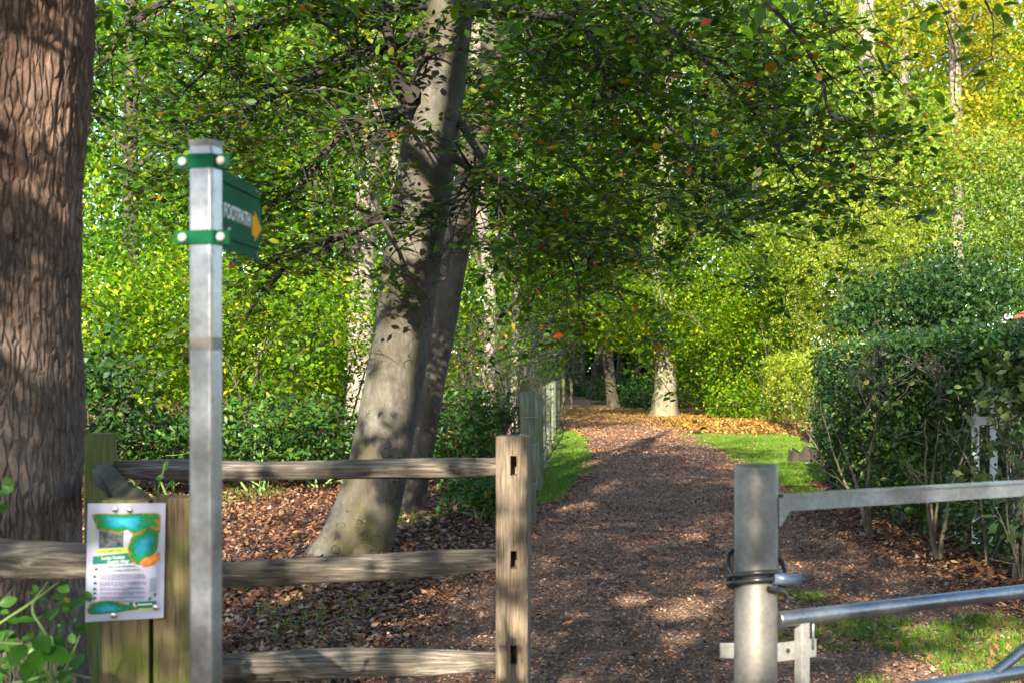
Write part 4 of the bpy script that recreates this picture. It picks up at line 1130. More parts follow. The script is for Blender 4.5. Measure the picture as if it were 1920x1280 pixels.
course((RX0, RY1, EZ), (RX0, RY0, EZ), (RX0 + 1.5, (RY0 + RY1) / 2, EZ + 1.3), (RX0 + 1.5, (RY0 + RY1) / 2, EZ + 1.3), 14)
for o in list(rf.children): o.matrix_parent_inverse = Matrix.Identity(4)
box("gutter", (RX0 - .10, RY0 - .02, EZ - .16), (RX0 + .02, RY1, EZ - .05), M['gutter'], hb, .02)
box("gutter", (RX0 + .024, RY0 - .10, EZ - .16), (RX1, RY0 + .02, EZ - .05), M['gutter'], hb, .02)
th = np.linspace(0, 4.6, 20)
fin = np.stack([RX0 - .05 + .05 * np.cos(th + 2.2) * (1 - th / 9), np.full(20, RY1 - .02), EZ + .07 + .05 * np.sin(th + 2.2) * (1 - th / 9)], -1)
fin = np.vstack([fin, [[RX0 + .08, RY1 - .02, EZ + .02]]])
link("finial", tubes_mesh("finial", [(fin, .013)], 6), M['white'], hb)

# stump
sp = PG(1506, 24.0)
st = thing("tree_stump", "dark rotting tree stump on the grass beside the hedge", "stump", sp)
nz, nseg = 14, 40
a = np.linspace(0, 2 * np.pi, nseg, endpoint=False)
Vv = []
for k in range(nz):
    f = k / (nz - 1); q = np.stack([np.cos(a) * 2.2, np.sin(a) * 2.2, np.full(nseg, f * .6)], -1)
    r = .24 * (1 + .45 * np.exp(-f * 4) * (1 + .5 * np.cos(5 * a)) + .22 * fbm(q, 3))
    top = .24 + .10 * vnoise(np.stack([np.cos(a) * 2, np.sin(a) * 2, a * 0], -1))
    Vv.append(np.stack([sp[0] + r * np.cos(a), sp[1] + r * np.sin(a), sp[2] - .03 + f * top], -1))
Vv.append(np.stack([sp[0] + .13 * np.cos(a), sp[1] + .13 * np.sin(a), np.full(nseg, sp[2] + .12)], -1))
Vv.append(np.stack([sp[0] + .01 * np.cos(a), sp[1] + .01 * np.sin(a), np.full(nseg, sp[2] + .10)], -1))
Vv = np.vstack(Vv); n_ = nz + 2
i = np.arange(n_ - 1)[:, None] * nseg; j = np.arange(nseg)[None, :]; j2 = (j + 1) % nseg
me = mesh_np("body", Vv, np.stack([i + j, i + j2, i + nseg + j2, i + nseg + j], -1).reshape(-1, 4)); smooth(me)
link("body", me, M['stump'], st)

# ------------------------------------------------------------------ wire fence with round posts
wf = thing("wire_fence", "row of round timber posts with wire along the left of the path", "fence", (.16, 14, 0))
wp = []
for k in range(8):
    d = 14 + 4.1 * k; x = .158 + .0416 * (d - 14) + rng.normal() * .012
    h = 1.28 + rng.normal() * .03; r = (.074 if k == 0 else .058) * rng.uniform(.94, 1.06)
    ang = np.linspace(0, 2 * np.pi, 20, endpoint=False)
    tilt = rng.normal(size=2) * .008
    rings = []
    g = float(gz(x, d))
    for (z, rr) in ((-.1, 1.0), (.3, 1.0), (.7, .99), (h - .012, .985), (h, .93), (h + .002, .5), (h + .002, .02)):
        rings.append(np.stack([x + tilt[0] * z + r * rr * np.cos(ang), d + tilt[1] * z + r * rr * np.sin(ang), np.full(20, g + z) + (.006 * np.cos(ang + k) if z >= h - .02 else 0)], -1))
    Vv = np.vstack(rings); n_ = len(rings)
    i = np.arange(n_ - 1)[:, None] * 20; j = np.arange(20)[None, :]; j2 = (j + 1) % 20
    me = mesh_np("post", Vv, np.stack([i + j, i + j2, i + 20 + j2, i + 20 + j], -1).reshape(-1, 4))
    link("post", me, M['round'], wf)
    wp.append((x, d, g, r))
for z in (.78, 1.05, .40):
    link("wire", tubes_mesh("wire", [(np.array([(x - r - .003, d, g + z) for x, d, g, r in wp]), .003)], 5), M['galv'], wf)
    x, d, g, r = wp[0]
    aa = np.linspace(0, 2 * np.pi, 24)
    link("wire", tubes_mesh("wire", [(np.stack([x + (r + .002) * np.cos(aa), d + (r + .002) * np.sin(aa), np.full(24, g + z)], -1), .0025)], 5), M['galv'], wf)
GM = "slim square posts further along the path"
for (px, d, h, mt, lab) in [(1071, 60, 1.40, 'oak', "slim wooden post standing free at the far bend of the path"), (1056, 50, 1.38, 'moss_post', "mossy green slim post at the far end of the round posts")]:
    b = PG(px, d)
    t = thing("slim_post", lab, "post", b, GM)
    box("shaft", (b[0] - .055, d - .055, b[2] - .1), (b[0] + .055, d + .055, b[2] + h), M[mt], t, .008)

# ------------------------------------------------------------------ post and rail fence
def rail_mesh(name, a, b, h, w, seed, taper=.25, sag=0.0, ridge=.45):
    """cleft rail: five-sided wavering section tapering into the posts"""
    a, b = np.array(a, float), np.array(b, float)
    n = 70
    s = np.linspace(0, 1, n)
    c = a + (b - a) * s[:, None]
    c[:, 2] += .018 * vnoise(np.stack([s * 3.1, s * 0 + seed, s * 0], -1)) - sag * np.sin(np.pi * s)
    d = unit(b - a); side = np.array([-d[1], d[0], 0]); side = -unit(side) if side[1] > 0 else unit(side)   # towards the viewer
    tp = np.clip(np.minimum(s, 1 - s) / .16, 0, 1) ** .7 * (1 - taper) + taper
    sec = [(-.5, .36), (-.30, .50), (-.08, .47), (.50, .02 + ridge * .2), (.34, -.46), (-.2, -.5), (-.48, -.2)]
    m = 4
    V = []
    for k in range(n):
        ring = []
        for q in range(len(sec)):
            p0, p1 = np.array(sec[q]), np.array(sec[(q + 1) % len(sec)])
            for e in range(m): ring.append(p0 + (p1 - p0) * e / m)
        ring = np.array(ring)
        j = .10 * vnoise(np.stack([np.full(len(ring), s[k] * 5.0), ring[:, 0] * 2 + seed, ring[:, 1] * 2], -1)) + .04 * vnoise(np.stack([np.full(len(ring), s[k] * 22), ring[:, 0] * 9 + seed, ring[:, 1] * 9], -1))
        ring = ring * (1 + j[:, None])
        hh = h * (1 + .13 * vnoise(np.array([[s[k] * 4.2, seed * 1.7, 0]]))[0]) * (0.55 + .45 * tp[k])
        V.append(c[k] + side * (ring[:, :1] * w * tp[k]) + np.array([0, 0, 1]) * ring[:, 1:] * hh)
    ns = len(sec) * m
    V = np.vstack(V)
    i = np.arange(n - 1)[:, None] * ns; j = np.arange(ns)[None, :]; j2 = (j + 1) % ns
    Fc = np.stack([i + j, i + j2, i + ns + j2, i + ns + j], -1).reshape(-1, 4)
    me = mesh_np(name, V, Fc); smooth(me)
    me.materials.clear()
    return me

def holed_post(name, lo, hi, holes, mat, parent, depth=.06):
    """box post, front (-Y) face carrying recessed mortises; holes: (x0,x1,z0,z1)"""
    bm = bmesh.new()
    ch = .006
    xs_ = sorted({lo[0], hi[0], *[h[0] for h in holes], *[h[1] for h in holes]})
    zs_ = sorted({lo[2], hi[2], *[h[2] for h in holes], *[h[3] for h in holes]})
    vc = {}
    def vt(x, y, z):
        k = (round(x, 5), round(y, 5), round(z, 5))
        if k not in vc: vc[k] = bm.verts.new(k)
        return vc[k]
    y0, y1 = lo[1], hi[1]
    for i in range(len(xs_) - 1):
        for j in range(len(zs_) - 1):
            xa, xb, za, zb = xs_[i], xs_[i + 1], zs_[j], zs_[j + 1]
            inh = any(h[0] <= xa and xb <= h[1] and h[2] <= za and zb <= h[3] for h in holes)
            if not inh:
                bm.faces.new((vt(xa, y0, za), vt(xb, y0, za), vt(xb, y0, zb), vt(xa, y0, zb)))
            else:
                d = y0 + depth
                bm.faces.new((vt(xa, d, za), vt(xb, d, za), vt(xb, d, zb), vt(xa, d, zb)))
                for p, q in (((xa, za), (xb, za)), ((xb, za), (xb, zb)), ((xb, zb), (xa, zb)), ((xa, zb), (xa, za))):
                    bm.faces.new((vt(p[0], y0, p[1]), vt(q[0], y0, q[1]), vt(q[0], d, q[1]), vt(p[0], d, p[1])))
    for i in range(len(xs_) - 1):
        bm.faces.new((vt(xs_[i], y0, hi[2]), vt(xs_[i + 1], y0, hi[2]), vt(xs_[i + 1], y1, hi[2]), vt(xs_[i], y1, hi[2])))
        bm.faces.new((vt(xs_[i], y1, lo[2]), vt(xs_[i + 1], y1, lo[2]), vt(xs_[i + 1], y1, hi[2]), vt(xs_[i], y1, hi[2])))
    for j in range(len(zs_) - 1):
        for x in (lo[0], hi[0]):
            bm.faces.new((vt(x, y0, zs_[j]), vt(x, y1, zs_[j]), vt(x, y1, zs_[j + 1]), vt(x, y0, zs_[j + 1])))
    bmesh.ops.recalc_face_normals(bm, faces=bm.faces)
    es = [e for e in bm.edges if len(e.link_faces) == 2 and e.calc_face_angle(0) > 1.2 and all(abs(v.co.y - y0) < 1e-4 or abs(v.co.y - y1) < 1e-4 for v in e.verts)
          and (all(abs(v.co.z - hi[2]) < 1e-4 for v in e.verts) or (all(abs(v.co.x - lo[0]) < 1e-4 for v in e.verts)) or all(abs(v.co.x - hi[0]) < 1e-4 for v in e.verts))]
    bmesh.ops.bevel(bm, geom=es, offset=ch, segments=2, profile=.6, affect='EDGES')
    return bm_obj(name, bm, mat, parent)

DF = 6.0
fo = thing("rail_fence", "weathered three-rail timber fence ending at the squared oak post", "fence", (-.8, DF, 0))
x0, x1 = (929 - 960) / FPX * DF, (990 - 960) / FPX * DF
def zz(py, d): return EYE - (py - HZ) / FPX * d
hx0, hx1 = (957 - 960) / FPX * DF, (969 - 960) / FPX * DF
rot = .10
op = holed_post("post", (x0, 0, -.1), (x1, .145, zz(817, DF)), [(hx0, hx1, zz(891, DF), zz(854, DF)), (hx0, hx1, zz(1066, DF), zz(1032, DF)), (hx0, hx1, zz(1245, DF), zz(1209, DF))], M['oak'], fo, .115)
op.rotation_euler = (0, 0, -rot); op.location = (0, DF - .0, 0); op.matrix_parent_inverse = Matrix.Translation(-fo.location)
gp = box("post", (-1.80, DF - .02, -.1), (-1.695, DF + .11, zz(812, DF)), M['moss_post'], fo, .006)
for (ya, yb, h, sd, sag) in [(881, 874, .088, 1.3, .008), (1076, 1056, .112, 5.1, .014), (1266, 1240, .118, 9.4, .004)]:
    me = rail_mesh("rail", (-1.76, DF + .05, zz(ya, DF)), (-.055, DF + .06, zz(yb, DF)), h, .085, sd, .35, sag)
    link("rail", me, M['rail'], fo)

DS = 3.78
f2 = thing("rail_fence", "mossy double timber post with weathered rail at lower left, carrying the notice", "fence", ((270 - 960) / FPX * DS, DS, 0))
def X(px, d): return (px - 960) / FPX * d
box("post", (X(190, DS), DS, -.1), (X(279, DS), DS + .10, zz(937, DS)), M['split'], f2, .004)
box("post", (X(286, DS), DS + .004, -.1), (X(362, DS), DS + .105, zz(933, DS)), M['split'], f2, .004)
me = rail_mesh("rail", (-2.3, DS + .30, zz(1055, DS + .12)), (X(205, DS), DS + .12, zz(1056, DS + .06)), .105, .075, 3.3, .55)
link("rail", me, M['rail'], f2)
me = rail_mesh("rail", (-1.74, DF - .04, zz(878, DF)), (X(262, DS), DS + .05, zz(962, DS + .05)), .085, .06, 6.6, .8)
link("rail", me, M['rail_back'], f2)
me = rail_mesh("rail", (-2.4, DS + .31, .42), (X(205, DS), DS + .12, .40), .11, .075, 8.3, .5)
link("rail", me, M['rail'], f2)

# ------------------------------------------------------------------ notice
DP = DS - .006
nt_ = thing("notice", "laminated white walk notice pinned to the mossy double post", "notice", (X(235, DP), DP, zz(1055, DP)))
def Q(px, py, lift=0.0): return (X(px, DP), DP - .002 - lift, zz(py, DP))
def flat(name, pts, mat, lift, parent):
    n = len(pts)
    me = bpy.data.meshes.new(name); me.from_pydata([Q(x, y, lift) for x, y in pts], [], [tuple(range(n))]); me.update()
    return link(name, me, mat, parent)
bm = bmesh.new()
cor = [(165, 943), (311, 942), (307, 1157), (160, 1165)]
q = [bm.verts.new(Q(x, y, 0)) for x, y in cor] + [bm.verts.new(Q(x, y, -.0012)) for x, y in cor]
for f in ((0, 1, 2, 3), (7, 6, 5, 4), (0, 4, 5, 1), (1, 5, 6, 2), (2, 6, 7, 3), (3, 7, 4, 0)): bm.faces.new([q[i] for i in f])
sheet = bm_obj("sheet", bm, M['paper'], nt_)
def wash(pts, cen, lift):
    pts = spline(np.array(pts + [pts[0]], float), 49)[:-1]
    k, R = len(pts), 6
    V = [Q(*cen, lift)]; at = [0.0]
    for r in range(1, R + 1):
        f = r / R
        for p in pts:
            w = cen[0] + (p[0] - cen[0]) * f, cen[1] + (p[1] - cen[1]) * f
            V.append(Q(w[0], w[1], lift)); at.append(f)
    Fs = [(0, 1 + q, 1 + (q + 1) % k) for q in range(k)]
    for r in range(R - 1):
        o = 1 + r * k
        Fs += [(o + q, o + k + q, o + k + (q + 1) % k, o + (q + 1) % k) for q in range(k)]
    me = bpy.data.meshes.new("print_wash"); me.from_pydata(V, [], Fs)
    at_ = me.attributes.new("edge", 'FLOAT', 'POINT'); at_.data.foreach_set("value", at); me.update()
    return link("print_wash", me, M['wash'], nt_)
flat("print_photo", [(186, 990), (232, 990), (232, 1025), (186, 1027)], M['ink_photo'], .0006, nt_)
wash([(172, 965), (180, 962), (235, 962), (296, 961), (301, 975), (298, 1000), (275, 1006), (250, 1000), (238, 992), (222, 1000), (205, 996), (184, 992), (178, 978)], (228, 976), .0009)
wash([(250, 1000), (290, 985), (298, 1005), (294, 1030), (280, 1048), (262, 1058), (246, 1050), (240, 1030), (244, 1012)], (272, 1020), .0011)
flat("print_wash", [(262, 1054), (272, 1044), (285, 1041), (300, 1034), (301, 1048), (288, 1058), (270, 1063)], plain("ink_orange", (.72, .20, .05), .25, var=.5, scale=60), .0013, nt_)
wash([(164, 1140), (172, 1130), (195, 1124), (220, 1126), (245, 1134), (262, 1140), (240, 1144), (205, 1149), (168, 1150)], (205, 1141), .0009)
flat("print_band", [(181, 1030), (245, 1024), (247, 1034), (180, 1038)], M['ink_lime'], .0008, nt_)
flat("print_band", [(175, 1042), (250, 1034), (258, 1054), (174, 1057)], M['ink_green'], .0007, nt_)
flat("print_band", [(243, 1128), (294, 1125), (294, 1137), (243, 1140)], M['ink_green'], .0007, nt_)
flat("print_band", [(243, 1140.5), (294, 1137.5), (294, 1141), (243, 1144)], M['ink_lime'], .0007, nt_)
def text(body, px, py, hpx, mat, rot=0.0, d=DP, parent=nt_, lift=.0016, sx=1.0, bold=.0, name="lettering", align='LEFT'):
    cu = bpy.data.curves.new(name, 'FONT'); cu.body = body; cu.size = hpx / FPX * d / .70; cu.extrude = .0001; cu.offset = bold; cu.align_x = align
    cu.resolution_u = 3
    o = bpy.data.objects.new(name, cu); COL.objects.link(o); cu.materials.append(mat)
    o.parent = parent; o.matrix_parent_inverse = Matrix.Translation(-parent.location)
    o.location = (X(px, d), d - .002 - lift, zz(py, d)); o.rotation_euler = (math.pi / 2, -rot, 0); o.scale = (sx, 1, 1)
    return to_mesh(o)
text("Local walk from", 186, 1035.5, 6, M['ink_dark'], .06, sx=.78)
text("Sunday October", 191, 1048, 5.5, M['white'], .06, sx=.85, bold=.0001)
text("Outside Village", 202, 1055, 5.5, M['white'], .06, sx=.85, bold=.0001)
text("Open to all, well behaved", 201, 1063.5, 4.6, M['ink_dark'], .04, sx=.80)
text("and dogs on leads welcome", 212, 1070, 4.6, M['ink_dark'], .04, sx=.70)
# body copy: rows of small print too fine to read
yy = 1076
for para in (4, 3, 2, 2, 2, 1):
    for k in range(para):
        xa = 188; xb = 275 - rng.uniform(0, 8) - (rng.uniform(20, 40) if k == para - 1 else 0)
        bm = bmesh.new(); x = xa
        while x < xb:
            w = rng.uniform(2, 7); w = min(w, xb - x)
            q = [bm.verts.new(Q(px, py, .0007)) for px, py in ((x, yy - .9), (x + w, yy - 1.1), (x + w, yy + .8), (x, yy + 1.0))]
            bm.faces.new(q); x += w + 1.2
        o = bm_obj("small_print", bm, M['ink_text'], nt_); tag(o, kind="stuff")
        yy += 3.1
    yy += 2.0
for (cx, cy) in ((181, 1066), (178, 1080), (179, 1092), (178, 1103), (178, 1111), (178, 1120)):
    flat("print_icon", [(cx - 3.5, cy + 2.5), (cx - 2.5, cy - 2), (cx, cy - 3.2), (cx + 2.8, cy - 1.5), (cx + 4, cy + 2.2)], M['ink_dark'], .0007, nt_)
for k in range(6):
    flat("print_stroke", [(281, 1085 + k * 4.4), (294, 1081 + k * 4.4), (294, 1082.2 + k * 4.4), (281, 1086.2 + k * 4.4)], M['ink_green'], .0007, nt_)
for (cx, cy) in ((281, 1121), (291, 1113)):
    flat("print_footstep", [(cx - 2.5, cy + 4), (cx - 1, cy - 2), (cx + 2, cy - 4), (cx + 3, cy), (cx, cy + 4)], M['ink_dark'], .0007, nt_)
for k in range(7):
    flat("print_side_letter", [(174, 985 + k * 6), (178, 984 + k * 6), (178, 988 + k * 6), (174, 989 + k * 6)], M['ink_lime'], .0007, nt_)
flat("phone_mark", [(250, 1128.5), (253, 1128), (254, 1132), (257, 1135), (253, 1136.5), (250, 1133)], M['white'], .0009, nt_)
flat("phone_digits", [(258, 1131), (286, 1129.5), (286, 1132.5), (258, 1134)], M['white'], .0009, nt_)
for (px, py) in ((217, 954), (244, 955), (293, 1137), (214, 1152)):
    bm = bmesh.new()
    bmesh.ops.create_uvsphere(bm, u_segments=14, v_segments=8, radius=.0085)
    for v in bm.verts: v.co.y *= .45; v.co += Vector(Q(px, py, .003))
    bm_obj("pin", bm, M['pin'], nt_, True)

# ------------------------------------------------------------------ footpath sign post
DG = 2.70
sg = thing("sign_post", "galvanised square post with green FOOTPATH fingerpost sign", "sign", (X(382, DG), DG, 0))
PW = .0245; cxp, cyp = X(382, DG), DG + .02
topz = zz(268, DG)
def sq_tube(w, r, n=4):
    pts = []
    for q in range(4):
        cx_ = (w - r) * (1 if q in (0, 3) else -1); cy_ = (w - r) * (1 if q in (0, 1) else -1)
        for e in range(n + 1):
            a = q * math.pi / 2 + e / n * math.pi / 2
            pts.append((cx_ + r * math.cos(a), cy_ + r * math.sin(a)))
    return np.array(pts)
def extr(name, sec, zs_, rotz, cen, mat, parent, cap=True):
    c, s = math.cos(rotz), math.sin(rotz)
    xy = np.stack([sec[:, 0] * c - sec[:, 1] * s + cen[0], sec[:, 0] * s + sec[:, 1] * c + cen[1]], -1)
    k = len(xy); V, Fs = [], []
    for z in zs_: V += [(x, y, z) for x, y in xy]
    for r in range(len(zs_) - 1):
        Fs += [(r * k + q, r * k + (q + 1) % k, (r + 1) * k + (q + 1) % k, (r + 1) * k + q) for q in range(k)]
    if cap: Fs += [tuple(range((len(zs_) - 1) * k, len(zs_) * k)), tuple(range(k - 1, -1, -1))]
    me = bpy.data.meshes.new(name); me.from_pydata(V, [], Fs); me.update()
    return link(name, me, mat, parent)
ROT = math.radians(-17)      # turned a little so that its right-hand side shows
ROT = math.radians(-14)
extr("shaft", sq_tube(PW, .007), (-.1, topz), ROT, (cxp, cyp), M['galv'], sg)
extr("cap", sq_tube(PW + .0015, .0075), (topz - .006, topz + .006), ROT, (cxp, cyp), M['galv_post'], sg)
extr("tape", sq_tube(PW + .0008, .0075), (zz(656, DG), zz(632, DG)), ROT, (cxp, cyp), M['galv_post'], sg)
c_, s_ = math.cos(ROT), math.sin(ROT)
def loc(lx, ly): return (cxp + lx * c_ - ly * s_, cyp + lx * s_ + ly * c_)
for py in (302, 445):
    z0, z1 = zz(py + 13, DG), zz(py - 13, DG)
    bd = extr("clamp", sq_tube(PW + .004, .009), (z0, z1), ROT, (cxp, cyp), M['sign_green'], sg)
    for sx_ in (-1, 1):
        bm = bmesh.new(); box_bm(bm, (-.016, -.004, z0), (.016, .004, z1), .002)
        o = bm_obj("clamp_lug", bm, M['sign_green'], bd)
        x, y = loc(sx_ * (PW + .016), -.012); o.location = (x, y, 0); o.rotation_euler = (0, 0, ROT); o.matrix_parent_inverse = Matrix.Translation(-sg.location)
        bm = bmesh.new(); bmesh.ops.create_uvsphere(bm, u_segments=14, v_segments=8, radius=.0085)
        for v in bm.verts: v.co.y *= .7
        o = bm_obj("bolt", bm, M['bolt'], bd, True)
        x, y = loc(sx_ * (PW + .015), -.019); o.location = (x, y, (z0 + z1) / 2); o.matrix_parent_inverse = Matrix.Translation(-sg.location)
for o in [o for o in sg.children_recursive if o.parent is not sg]: o.matrix_parent_inverse = Matrix.Identity(4)
# the finger plate runs away from the viewer, seen at a shallow angle
pA = np.array([X(402, 2.74), 2.74, 0]); pB = np.array([X(480, 3.06), 3.06, 0]); tip = np.array([X(487.5, 3.10), 3.10, 0])
pdir = unit(pB - pA); pn = np.array([pdir[1], -pdir[0], 0])      # faces right, towards the viewer's side
if np.dot(pn, -pA) < 0: pn = -pn
zt, zb = zz(312, 2.74), zz(462, 2.74)
zm = (zt + zb) / 2
Lp = np.linalg.norm(pB - pA); Lt = np.linalg.norm(tip - pA)
def plate(name, outline, t0, t1, mat, parent):
    k = len(outline)
    V = [tuple(pA + pdir * a + pn * t0 + np.array([0, 0, z])) for a, z in outline] + [tuple(pA + pdir * a + pn * t1 + np.array([0, 0, z])) for a, z in outline]
    Fs = [tuple(range(k)), tuple(range(2 * k - 1, k - 1, -1))] + [(q, (q + 1) % k, k + (q + 1) % k, k + q) for q in range(k)]
    me = bpy.data.meshes.new(name); me.from_pydata(V, [], Fs); me.update()
    bm = bmesh.new(); bm.from_mesh(me); bmesh.ops.recalc_face_normals(bm, faces=bm.faces); bm.to_mesh(me); bm.free()
    return link(name, me, mat, parent)
pl = plate("sign_plate", [(0, zt), (Lp, zt), (Lt, zm), (Lp, zb), (0, zb)], 0, .004, M['sign_green'], sg)
plate("plate_ridge", [(0, zt - .022), (Lp, zt - .022), (Lp, zt - .0245), (0, zt - .0245)], .0042, .009, M['sign_green'], pl)
plate("plate_ridge", [(0, zb + .024), (Lp, zb + .024), (Lp, zb + .0215), (0, zb + .0215)], .0042, .009, M['sign_green'], pl)
for (a, z) in ((Lp - .02, zt - .01), (Lp - .02, zb + .01)):
    plate("rivet", [(a + .006 * math.cos(q), z + .006 * math.sin(q)) for q in np.linspace(0, 6.28, 9)[:-1]], .0042, .006, M['gutter'], pl)
az0, ah = Lp - .052, .040
plate("arrow", [(az0, zm + .012), (az0, zm - .030), (az0 + .022, zm - .030), (az0 + .022, zm - .042), (Lt - .012, zm - .009), (az0 + .022, zm + .024), (az0 + .022, zm + .012)], .0042, .0052, M['sign_gold'], pl)
cu = bpy.data.curves.new("lettering", 'FONT'); cu.body = "FOOTPATH"; cu.size = .040; cu.extrude = .0004; cu.offset = .0006; cu.materials.append(M['white'])
o = bpy.data.objects.new("lettering", cu); COL.objects.link(o)
mx = Matrix((( pdir[0], 0, pn[0], 0), (pdir[1], 0, pn[1], 0), (0, 1, 0, 0), (0, 0, 0, 1)))
o.matrix_world = Matrix.Translation(Vector(pA + pdir * .055 + pn * .0048 + np.array([0, 0, zm - .012]))) @ mx
bpy.context.view_layer.update()
wd = max(o.dimensions.x, 1e-3)
LET_L = az0 - .014 - .052
o.matrix_world = Matrix.Translation(Vector(pA + pdir * .050 + pn * .0048 + np.array([0, 0, zm - .014]))) @ mx @ Matrix.Scale(LET_L / wd, 4, (1, 0, 0))
mw = o.matrix_world.copy(); o.parent = pl; o.matrix_parent_inverse = (Matrix.Translation(sg.location)).inverted() if False else Matrix.Identity(4)
for q in [q for q in sg.children_recursive if q.parent is pl]: q.matrix_parent_inverse = Matrix.Identity(4)
o.matrix_basis = mw
to_mesh(o)
hk = plate("walker_badge", [(.075, zb + .012), (.090, zb + .012), (.092, zb + .030), (.098, zb + .036), (.094, zb + .046), (.084, zb + .044), (.080, zb + .034), (.084, zb + .028)], .0042, .0052, M['white'], pl)
hk.matrix_parent_inverse = Matrix.Identity(4)

# ------------------------------------------------------------------ gate post, gate, cable lock
def cyl(name, a, b, r, mat, parent, sides=24, cap=True, hollow=False):
    a, b = np.array(a, float), np.array(b, float)
    pts = [a, a + (b - a) * .002, b - (b - a) * .002, b]; rad = [r * .94, r, r, r * .96]
    Vv, Fc_ = tube_arrays(np.array(pts), rad, sides)
    me = bpy.data.meshes.new(name)
    Fs = [tuple(f) for f in Fc_.tolist()]
    n = len(Vv)
    Fs.append(tuple(range(n - sides, n))); Fs.append(tuple(range(sides - 1, -1, -1)))
    me.from_pydata(Vv.tolist(), [], Fs); me.update()
    bm = bmesh.new(); bm.from_mesh(me); bmesh.ops.recalc_face_normals(bm, faces=bm.faces); bm.to_mesh(me); bm.free()
    for p in me.polygons: p.use_smooth = len(p.vertices) == 4
    return link(name, me, mat, parent)
DQ = 3.8
gx, gy = X(1418, DQ), DQ
gpz = zz(872, DQ)
gpo = thing("gate_post", "weathered round galvanised steel post the field gate closes against", "post", (gx, gy, 0))
R_ = .0575
V_, F_ = tube_arrays(np.array([(gx - .004, gy, -.1), (gx - .002, gy, .6), (gx, gy, gpz - .004), (gx, gy, gpz)]), [R_, R_, R_, R_ - .002], 40)
me = mesh_np("shaft", V_, F_); smooth(me); link("shaft", me, M['galv_post'], gpo)
V_, F_ = tube_arrays(np.array([(gx, gy, gpz), (gx, gy, gpz + .003), (gx, gy, gpz + .003)]), [R_ - .001, R_ - .004, .0005], 40)
link("cap", mesh_np("cap", V_, F_), M['galv_post'], gpo)
br = box("latch_bracket", (gx - .088, gy + R_ + .002, zz(1242, DQ)), (gx - .03, gy + R_ + .010, zz(1213, DQ)), M['galv_light'], gpo, .002)

gd = np.array([.862, .507, 0]); g0 = np.array([X(1460, DQ), DQ + .01, 0])
gt = thing("field_gate", "galvanised tubular steel field gate at lower right", "gate", (float(g0[0]), float(g0[1]), 0))
def gpnt(t, z): return g0 + gd * t + np.array([0, 0, z])
z1_, z2_, z3_ = 1.155, .842, .60
# top rail: angle section
sec = [(-.014, -.023), (-.009, -.023), (-.009, .016), (.026, .016), (.026, .022), (-.021, .022), (-.021, .016), (-.014, .016)]
nrm = np.array([gd[1], -gd[0], 0]); nrm = -nrm if nrm[1] < 0 else nrm
V_ = [tuple(gpnt(t, z1_ + b) + nrm * a) for t in (0, 3.0) for a, b in sec]
k = len(sec)
me = bpy.data.meshes.new("top_rail"); me.from_pydata(V_, [], [(q, (q + 1) % k, k + (q + 1) % k, k + q) for q in range(k)] + [tuple(range(k)), tuple(range(2 * k - 1, k - 1, -1))]); me.update()
bm = bmesh.new(); bm.from_mesh(me); bmesh.ops.recalc_face_normals(bm, faces=bm.faces); bm.to_mesh(me); bm.free()
link("top_rail", me, M['galv'], gt)
for z in (z2_, z3_, .36, .15):
    cyl("rail", gpnt(-.002, z), gpnt(3.0, z), .0215, M['galv'], gt)
st_ = gpnt(.085, 0)
bm = bmesh.new(); box_bm(bm, (-.015, -.015, .10), (.015, .015, z2_ - .012), .003)
o = bm_obj("upright", bm, M['galv_light'], gt); o.location = st_; o.rotation_euler = (0, 0, math.atan2(gd[1], gd[0])); o.matrix_parent_inverse = Matrix.Translation(-gt.location)
cyl("latch_rod", gpnt(.125, zz(1215, 3.86)), gpnt(.125, z2_ - .01), .004, M['galv'], gt, 10)
bm = bmesh.new(); box_bm(bm, (-.035, -.006, -.025), (.15, .002, .025), .002)
o = bm_obj("latch_plate", bm, M['galv_light'], gt); o.location = gpnt(0, zz(1221, 3.84)) + nrm * .02; o.rotation_euler = (0, 0, math.atan2(gd[1], gd[0])); o.matrix_parent_inverse = Matrix.Translation(-gt.location)
bm = bmesh.new(); bmesh.ops.create_cone(bm, cap_ends=True, segments=12, radius1=.0065, radius2=.0055, depth=.004)
for v in bm.verts: v.co = Vector((v.co.x, -v.co.z, v.co.y))
o = bm_obj("latch_bolt", bm, M['stump'], gt); o.location = gpnt(.045, zz(1219, 3.84)) + nrm * .010; o.rotation_euler = (0, 0, math.atan2(gd[1], gd[0])); o.matrix_parent_inverse = Matrix.Translation(-gt.location)
cyl("brace", gpnt(.80, z3_ - .01), gpnt(2.0, z1_ - .02), .0165, M['galv'], gt, 16)
cyl("brace", gpnt(.72, .15), gpnt(.80, z3_), .0165, M['galv'], gt, 16)
bm = bmesh.new(); q = [bm.verts.new(tuple(gpnt(t, z) + nrm * w)) for w in (-.018, -.014) for t, z in ((-.012, z1_ + .02), (.03, z1_ - .02), (-.004, z1_ - .06), (-.012, z1_ - .06))]
for f in ((0, 1, 2, 3), (4, 7, 6, 5), (0, 4, 5, 1), (1, 5, 6, 2), (2, 6, 7, 3), (3, 7, 4, 0)): bm.faces.new([q[i] for i in f])
bm_obj("gusset", bm, M['galv'], gt)
